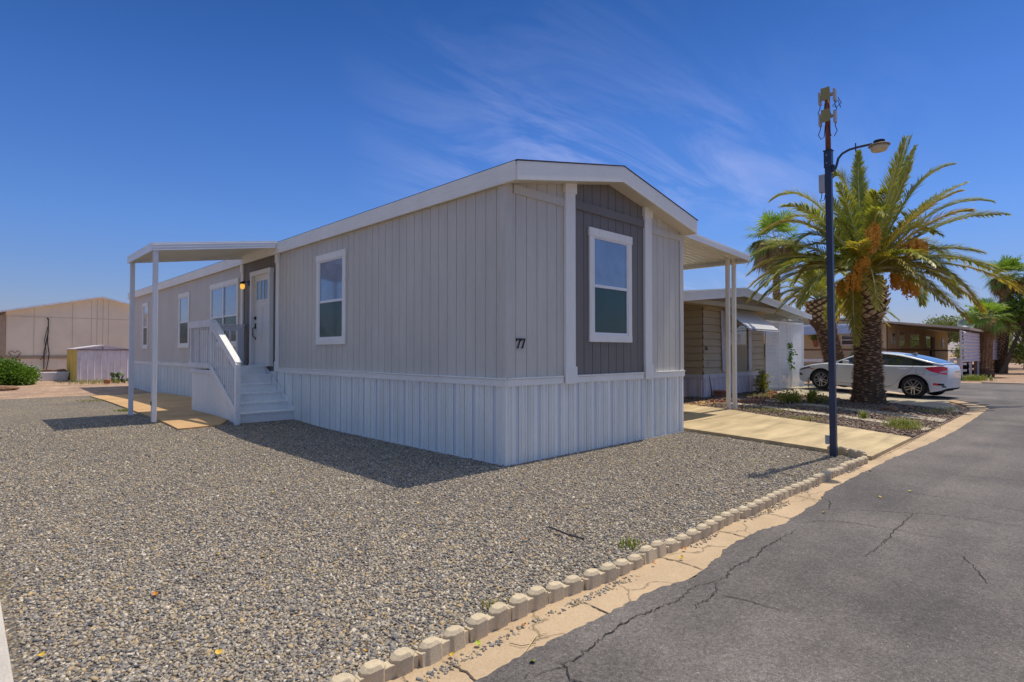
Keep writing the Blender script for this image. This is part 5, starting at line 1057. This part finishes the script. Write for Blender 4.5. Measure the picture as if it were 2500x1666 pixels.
            if a>3: mb=MB(); mb.box(a+.33,a+.36,s*.70 if s>0 else -.86,s*.86 if s>0 else -.70,.17,.42); mb.build('mud_flap',blk,t)
    # pose: near-side wheels on the measured points, nose uphill
    yaw=math.atan2(2.65,.42); pitch=math.atan2(.125,2.68)
    Rz=Matrix.Rotation(yaw,4,'Z')@Matrix.Rotation(-pitch,4,'Y')@Matrix.Rotation(math.pi,4,'Z')   # model nose is at x=0
    tgt=Vector((15.62,-1.31,.03)); p=Rz@Vector((3.6,-.895,0)); t.rotation_euler=Rz.to_euler(); t.location=tgt-p
    return t
car()
# ================= BROWN HOME, RIGHT BACKGROUND =================
HX,HY=32.7,3.0
M['beige']=mat('beige_panel_siding',(.64,.48,.27),.7,.08,1.5); M['brown']=mat('brown_trim',(.22,.12,.08),.7,.1,4); M['roofbr']=mat('weathered_tan_roof',(.50,.43,.34),.7,.12,2)
bh=thing('brown_home','long tan home with brown trim, patio roof and row of windows beyond the side street','mobile home',(HX,HY,0))
mb=MB(); groovewall(mb,'x',HX,HY,11,0,lambda u:3.0,-1,.4,.03,.012,0); mb.add([(HX,HY,3.0),(HX,11,3.0),(HX,7,3.5)],[(0,1,2)]); mb.add([(HX,11,0),(52.5,11,0),(52.5,11,3),(HX,11,3)],[(0,1,2,3)]); mb.build('end_wall',M['beige'],bh,fix=False)
mb=MB(); groovewall(mb,'y',HY,HX,52.5,0,lambda u:3.0,-1,.4,.03,.012,0); mb.build('side_wall',M['beige'],bh,fix=False)
mb=MB(); mb.box(HX-.03,HX-.003,HY,11,1.50,1.60); mb.box(HX-.03,52.5,HY-.03,HY-.003,1.50,1.60); mb.box(HX-.032,HX+.12,HY-.035,HY-.0325,0,3.0); mb.build('trim_band',M['brown'],bh)
mb=MB(); mb.prism([(2.7,3.02),(7,3.52),(11.3,3.02),(11.3,3.12),(7,3.64),(2.7,3.12)],HX-.3,52.9,'x'); mb.build('roof',M['roofbr'],bh)
mb=MB(); mb.prism([(-.75,2.56),(2.69,3.02),(2.69,3.12),(-.75,2.68)],HX-.4,53,'x'); mb.build('patio_roof',M['roofbr'],bh)
for x in (HX+3.5,HX+7.4,HX+11.5,HX+15.5): mb=MB(); mb.box(x-.05,x+.05,-.55,-.45,0,2.57); mb.build('patio_post',M['brown'],bh)
def bgwin(ax,c,u0,u1,z0,z1,n=1):
    w_=MB(); 
    if ax=='y': w_.box(u0,u1,c-.05,c-.003,z0,z1)
    else: w_.box(c-.05,c-.003,u0,u1,z0,z1)
    wn=w_.build('window',M['wtrim'],bh); p=(u1-u0)/n
    for i in range(n):
        for a,b in ((z0+.06,(z0+z1)/2-.03),((z0+z1)/2+.03,z1-.06)):
            g=MB(); x0,x1=u0+p*i+.06,u0+p*(i+1)-.06
            if ax=='y': g.box(x0,x1,c-.056,c-.0505,a,b)
            else: g.box(c-.056,c-.0505,x0,x1,a,b)
            g.build('pane',M['darkglass'],wn)
for u0,u1,z0,z1,n in ((33.8,34.5,1.9,2.55,1),(35.6,36.9,1.70,2.66,1),(38.5,41.2,1.68,2.66,3),(43.4,44.9,1.68,2.6,1),(49.6,50.6,1.68,2.5,1)): bgwin('y',HY,u0,u1,z0,z1,n)
bgwin('x',HX,4.4,5.3,1.80,2.45); bgwin('x',HX,6.0,6.3,1.8,2.45) if False else None
mb=MB(); mb.box(45.6,46.7,HY-.06,HY-.003,.5,2.5); mb.build('door',M['brown'],bh)
# metal awning on the end wall
M['blueal']=mat('blue_white_aluminium_slats',(.55,.62,.78),.4,.06,3)
aw2=thing('slatted_awning','blue white slatted metal awning on the end wall of the tan home','awning',(HX,6,2.5))
mb=MB(); lap(mb,'x',HX-.75,3.9,9.6,2.50,3.05,-1,.11,.05); mb.box(HX-.85,HX-.05,3.9,9.6,2.47,2.49); mb.build('slats',M['blueal'],aw2,fix=False)
wr=thing('hanging_planter','potted green plant in a clay pot hung on the tan wall','hanging planter',(HX-.15,6.62,1.9)); mb=MB(); mb.lathe([(.10,0),(.17,.38),(.19,.38),(.19,.44),(.0,.44)],(HX-.25,6.62,1.72),12); mb.build('pot',terr,wr,smooth=True); leafcloud('foliage',wr,[(HX-.25,6.62,2.3,.28,.28,.22)],260,.12,M['tree'],95)
# pergola frame with string lights
pg=thing('string_light_frame','thin black metal frame with hanging bulbs beyond the neighbour carport','light frame',(25.5,5.0,0)); 
def fr_(x,y): pass
fp=[(26.2,6.05),(25.2,7.3)]
mb=MB(); mb.box(26.15,26.25,6.0,6.1,0,3.0); mb.build('post',M['black'],pg); mb=MB(); mb.tube([(26.2,6.05,3.0),(25.0,7.7,3.05),(23.6,9.4,3.1)],.03,5); mb.tube([(26.2,6.05,2.95),(25.5,6.9,2.6),(24.6,8.1,2.9)],.012,4); mb.build('beam',M['black'],pg)
for x,y,z in ((25.3,7.2,2.45),(24.8,7.9,2.62)): mb=MB(); mb.tube([(x,y,3.0),(x,y,z)],.01,4); mb.lathe([(.02,.12),(.06,.08),(.05,-.04),(.0,-.06)],(x,y,z),8); mb.build('bulb',M['black'],pg)
pf=thing('picket_rail','low white rail fence with dark wire below behind the car bonnet','fence',(24,5.2,0)); mb=MB(); mb.bar((23.0,6.9,.98),(27.5,4.4,.98),.08,.14); mb.build('top_rail',M['wtrim'],pf)
for k in range(4): mb=MB(); mb.box(23.1+k*1.4-.04,23.1+k*1.4+.04,6.8-k*.78-.04,6.8-k*.78+.04,0,.9); mb.build('post',M['black'],pf)
mb=MB(); mb.bar((23.0,6.9,.5),(27.5,4.4,.5),.03,.03); mb.bar((23.0,6.9,.75),(27.5,4.4,.75),.03,.03); mb.build('wire',M['black'],pf)
bush('hedge_plant','yellow green leafy plants behind the white rail left of the pole','plant',[(24.4,6.9,.75,.6,.6,.35),(25.2,6.3,.7,.5,.5,.3),(23.7,7.4,.6,.4,.4,.3)],1500,.12,M['olea'],96)
cc=thing('column_cactus','dark green column cactus in front of the tan end wall','cactus',(HX-1,4.3,0)); mb=MB(); mb.lathe([(.2,0),(.26,.4),(.25,1.2),(.12,1.42),(.0,1.45)],(HX-1,4.35,0),12); mb.lathe([(.16,0),(.2,.3),(.18,.8),(.0,1.0)],(HX-1.3,4.75,0),10); mb.build('stem',M['cact'],cc,smooth=True)
# deck railing
dk=thing('deck_railing','dark metal deck with railing in front of the tan home','railing',(44,1.8,0))
mb=MB(); mb.box(44.2,48.5,.6,2.9,.35,.5); mb.build('deck',M['brown'],dk); 
for x,y in ((44.2,.6),(46.3,.6),(48.4,.6),(44.2,2.8)): mb=MB(); mb.box(x-.06,x+.06,y-.06,y+.06,0,1.5); mb.build('post',M['black'],dk)
mb=MB(); mb.bar((44.2,2.8,1.5),(44.2,.6,1.5),.08,.06); mb.bar((44.2,.6,1.5),(48.4,.6,1.5),.08,.06); mb.bar((48.4,.6,1.5),(49.8,.2,.9),.08,.06); mb.bar((44.2,.6,.95),(48.4,.6,.95),.05,.05); mb.build('top_rail',M['black'],dk)
be=thing('patio_bench','small black bench standing beside the deck railing','bench',(42.3,.9,0)); mb=MB(); mb.box(41.8,42.9,.5,1.0,.7,.78); mb.build('seat',M['black'],be); 
for x in (41.9,42.8): mb=MB(); mb.box(x-.04,x+.04,.55,.95,0,.7); mb.build('leg',M['black'],be)
# white fence + screen
wf=thing('white_fence','short white three-rail fence section at the end of the side yard','fence',(31.6,-.1,0)); pa,pb=Vector((31.55,-.08,0)),Vector((32.05,-.62,0))
for p in (pa,(pa+pb)/2+Vector((.02,0,0)),): mb=MB(); mb.box(p.x-.075,p.x+.075,p.y-.075,p.y+.075,-.05,1.08); mb.build('post',M['wtrim'],wf,bevel=.01)
for z in (.14,.47,.80,1.03): mb=MB(); mb.bar(pa+Vector((0,0,z)),pb+Vector((0,0,z)),.04,.12); mb.build('rail',M['wtrim'],wf)
sp_=mat('corrugated_lilac_metal',(.60,.57,.64),.45,.1,2,(1,1,1),.08,10)
for i,(x0,x1,lab) in enumerate(((31.3,37.3,'nearer corrugated white metal screen beside the white fence'),(37.7,47.4,'farther corrugated white metal screen behind the short fan palm'))):
    sc_=thing('metal_screen',lab,'metal screen',(x0,-.6,0),0); mb=MB(); z=.90; vs=[]; j=0
    while z<2.5:
        d=.035*math.sin(j*math.pi/2*1.0); vs+=[(x0,-.6-d,z),(x1,-.6-d,z)]; z+=.045; j+=1
    mb.add(vs,[(2*a,2*a+1,2*a+3,2*a+2) for a in range(j-1)]); mb.build('corrugated_sheet',sp_,sc_,fix=False)
    for x in (x0-.05,(x0+x1)/2,x1): mb=MB(); mb.box(x-.045,x+.045,-.56,-.47,-.05,2.52); mb.build('post',M['wtrim'],sc_)
dsh=thing('satellite_dish','grey satellite dish on the patio roof edge of the tan home','satellite dish',(38.5,.3,2.8)); mb=MB(); Md=Matrix.Translation((40,.35,3.05))@Matrix.Rotation(R(-52),4,'Y')@Matrix.Rotation(R(10),4,'X'); mb.lathe([(.0,.0),(.18,.02),(.34,.08),(.44,.14),(.43,.14),(.33,.085),(.18,.03),(.0,.012)],(0,0,0),20,0,Md); mb.build('dish',mat('dish_grey',(.22,.26,.29),.5),dsh,smooth=True); mb=MB(); mb.tube([(40.1,.35,2.6),(40.1,.35,3.0)],.04,6); mb.build('mast',M['brown'],dsh)
# far buildings beyond the right-hand trees
fb=thing('far_home','pale grey home far beyond the leafy tree at the right edge','house',(75,-6,0)); mb=MB(); mb.box(74,90,-16,-2,0,3.0); mb.build('wall',mat('far_grey_wall',(.33,.38,.45),.8),fb); mb=MB(); mb.prism([(-16.4,3.0),(-9,3.9),(-1.6,3.0)],73.6,90.4,'x'); mb.build('roof',M['wtrim'],fb)
wl=thing('chain_fence','low beige fence with wire top behind the bushes at the right edge','fence',(57,-4,0)); mb=MB(); mb.box(57,57.08,-12,.5,.5,1.5); mb.build('panel',M['beige'],wl)
for k in range(6): mb=MB(); mb.box(56.9,57.0,-11.8+k*2.4,-11.7+k*2.4,0,2.1); mb.build('post',M['wtrim'],wl)
kb2=MB(); kb2.box(28.2,28.35,-6.3,-1.6,-.05,.05); tag(kb2.build('parking_kerb',M['drive2']),'pale kerb bar along the far side of the street at the right edge','kerb')
# ================= LEFT BACKGROUND =================
M['cream']=mat('peach_beige_siding',(.86,.74,.54),.7,.06,1.2)
YF=32.0; fh=thing('beige_home','large peach beige double-wide home seen end-on behind the metal shed','mobile home',(1,YF,0))
ez=3.05; zroof=lambda x: 4.30-abs(x-.57)*.24
xs0,xs1=-3.2,8.0
mb=MB(); 
P=[(xs0,.9),(xs1,.9),(xs1,zroof(xs1)),(.57,4.30),(xs0,zroof(xs0))]; mb.add([(x,YF,z) for x,z in P],[(0,1,2,3,4)]); mb.add([(xs0,YF,.9),(xs0,YF+18,.9),(xs0,YF+18,zroof(xs0)),(xs0,YF,zroof(xs0))],[(0,1,2,3)]); mb.build('wall',M['cream'],fh,fix=False)
mb=MB(); 
for x in (-2.15,-.62,.18,.42,.68,.92,3.2): mb.box(x-.008,x+.008,YF-.012,YF-.002,1.2,zroof(x)-.05)
mb.box(xs0,xs1,YF-.014,YF-.002,3.17,3.19); mb.build('panel_seams',mat('tan_seam',(.58,.48,.36),.8),fh)
mb=MB(); mb.box(xs0-.1,xs1,YF-.05,YF-.003,1.08,1.24); mb.box(xs0-.25,xs0-.02,YF-.06,YF-.003,1.24,3.2); mb.build('trim_band',mat('tan_trim',(.42,.31,.21),.7),fh)
mb=MB(); groovewall(mb,'y',YF+.02,-8,xs1,0,lambda u:1.08,-1,.42,.02,.01,0); mb.build('skirting',M['cream'],fh,fix=False)
mb=MB(); mb.prism([(-9,zroof(-9)),(.57,4.30),(9.5,zroof(9.5)),(9.5,zroof(9.5)+.08),(.57,4.38),(-9,zroof(-9)+.08)],YF-.35,YF+19,'y'); mb.build('roof',mat('white_metal_roof',(.72,.76,.84),.4),fh)
mb=MB(); mb.box(-8,xs0-.26,YF+1.2,YF+1.25,.9,zroof(-8)); mb.build('porch_wall',M['cream'],fh); mb=MB(); mb.box(-3.75,-3.62,YF-.02,YF+.1,.9,3.0); mb.box(-4.2,-4.05,YF-.02,YF+.1,.9,3.0); mb.build('porch_post',M['brown'],fh)
cb=thing('wall_cable','black cables hanging down the beige wall left of the shed','cable',(-1.6,YF,2)); mb=MB(); mb.tube([(-1.62,YF-.06,3.05),(-1.66,YF-.12,3.15),(-1.60,YF-.1,3.1),(-1.6,YF-.06,2.4),(-1.75,YF-.06,1.4),(-1.75,YF-.06,.5)],.022,5); mb.tube([(-1.6,YF-.06,3.0),(-1.62,YF-.06,1.9),(-1.55,YF-.06,1.3),(-1.65,YF-.06,.5)],.018,4); mb.tube([(-1.62,YF-.06,2.7),(-1.75,YF-.06,2.0),(-1.66,YF-.06,1.4),(-1.9,YF-.06,1.0)],.012,4); mb.build('cables',M['black'],cb)
ho=MB(); ho.tube([(-3.0,YF-.08,1.25),(-3.1,YF-.08,1.4),(-2.98,YF-.08,1.47),(-2.86,YF-.08,1.38),(-2.74,YF-.08,1.47),(-2.64,YF-.08,1.38),(-2.78,YF-.08,1.15),(-2.85,YF-.08,1.05)],.018,4); tag(ho.build('wire_ornament',M['brown']),'heart shaped wire ornament on the beige wall above the oleander','wall ornament')
# shed
sh=thing('metal_shed','small pale lilac metal garden shed with yellow side wall','shed',(-.2,26,.1)); SX0,SX1,SY=-1.12,.86,26.0; zs0,zs1=.10,1.53
lil=mat('lilac_shed_metal',(.76,.72,.77),.45,.12,2.5,(1,1,.5),.15,6,rust=(.70,.66,.74),rustamt=.55); yel=mat('yellow_shed_metal',(.80,.58,.13),.6,.12,3,(1,1,.4),.15,10)
mb=MB(); prof=[]; x=SX0; vs=[]
pts=[]
while x<SX1-.12: pts+= [(x,0),(x+.10,0),(x+.12,-.03),(x+.145,0)]; x+=.247
pts.append((SX1,0))
for u,d in pts: vs+=[(u,SY+d,zs0),(u,SY+d,zs1)]
mb.add(vs,[(2*i,2*i+2,2*i+3,2*i+1) for i in range(len(pts)-1)]); mb.add([(SX0,SY,zs1),(SX1,SY,zs1),((SX0+SX1)/2,SY,zs1+.17)],[(0,1,2)]); mb.build('front_wall',lil,sh,fix=False)
mb=MB(); vs=[];y=SY;pts=[]
while y<SY+3.0: pts+=[(y,0),(y+.2,0),(y+.23,-.03),(y+.27,0)]; y+=.4
for u,d in pts: vs+=[(SX0+d,u,zs0),(SX0+d,u,zs1)]
mb.add(vs,[(2*i,2*i+1,2*i+3,2*i+2) for i in range(len(pts)-1)]); mb.build('side_wall',yel,sh,fix=False)
mb=MB(); mc=(SX0+SX1)/2; mb.prism([(SX0-.06,zs1-.01),(mc,zs1+.165),(SX1+.06,zs1-.01),(SX1+.06,zs1+.03),(mc,zs1+.205),(SX0-.06,zs1+.03)],SY-.05,SY+3.2,'y'); mb.build('roof',lil,sh); mb=MB(); mb.box(SX0-.02,SX1+.02,SY-.04,SY-.005,zs1-.04,zs1-.012); mb.box(SX0-.03,SX1+.03,SY-.06,SY+3.2,.03,.10); mb.build('trim',M['brown'],sh)
mb=MB(); mb.lathe([(.03,0),(.03,.01)],(0,0,0),8,0,Matrix.Translation((mc-.08,SY-.003,zs1+.06))@Matrix.Rotation(R(90),4,'X')); mb.build('vent',M['black'],sh)
tb=thing('junk_tub','white plastic tub heaped with brown debris between bush and shed','tub',(-1.9,28,0)); mb=MB(); mb.prism([(-2.42,.08),(-1.22,.08),(-1.14,.5),(-2.46,.5)],28.0,28.9,'y'); mb.build('tub',M['wtrim'],tb,bevel=.04); mb=MB(); mb.prism([(-2.4,.5),(-1.2,.5),(-1.3,.62),(-1.7,.58),(-2.0,.62),(-2.3,.55)],28.1,28.8,'y'); mb.build('debris',M['brown'],tb)
ac=thing('utility_box','white utility box against the beige skirting behind the oleander','utility box',(-2.35,30.6,0)); mb=MB(); mb.box(-2.75,-2.05,30.4,31.2,.05,.72); mb.build('case',M['wtrim'],ac,bevel=.02); mb=MB(); mb.box(-2.62,-2.18,30.37,30.398,.15,.6); mb.build('grille',M['greenal'],ac)
pt=MB(); pt.lathe([(.09,0),(.13,.16),(.12,.17),(.0,.15)],(-.5,22.9,.12),10); tag(pt.build('clay_pot',terr,smooth=True),'small brown clay pot on the dirt in front of the cactus','pot')
pole.rotation_euler=Matrix.Rotation(-.007,4,FW).to_euler()
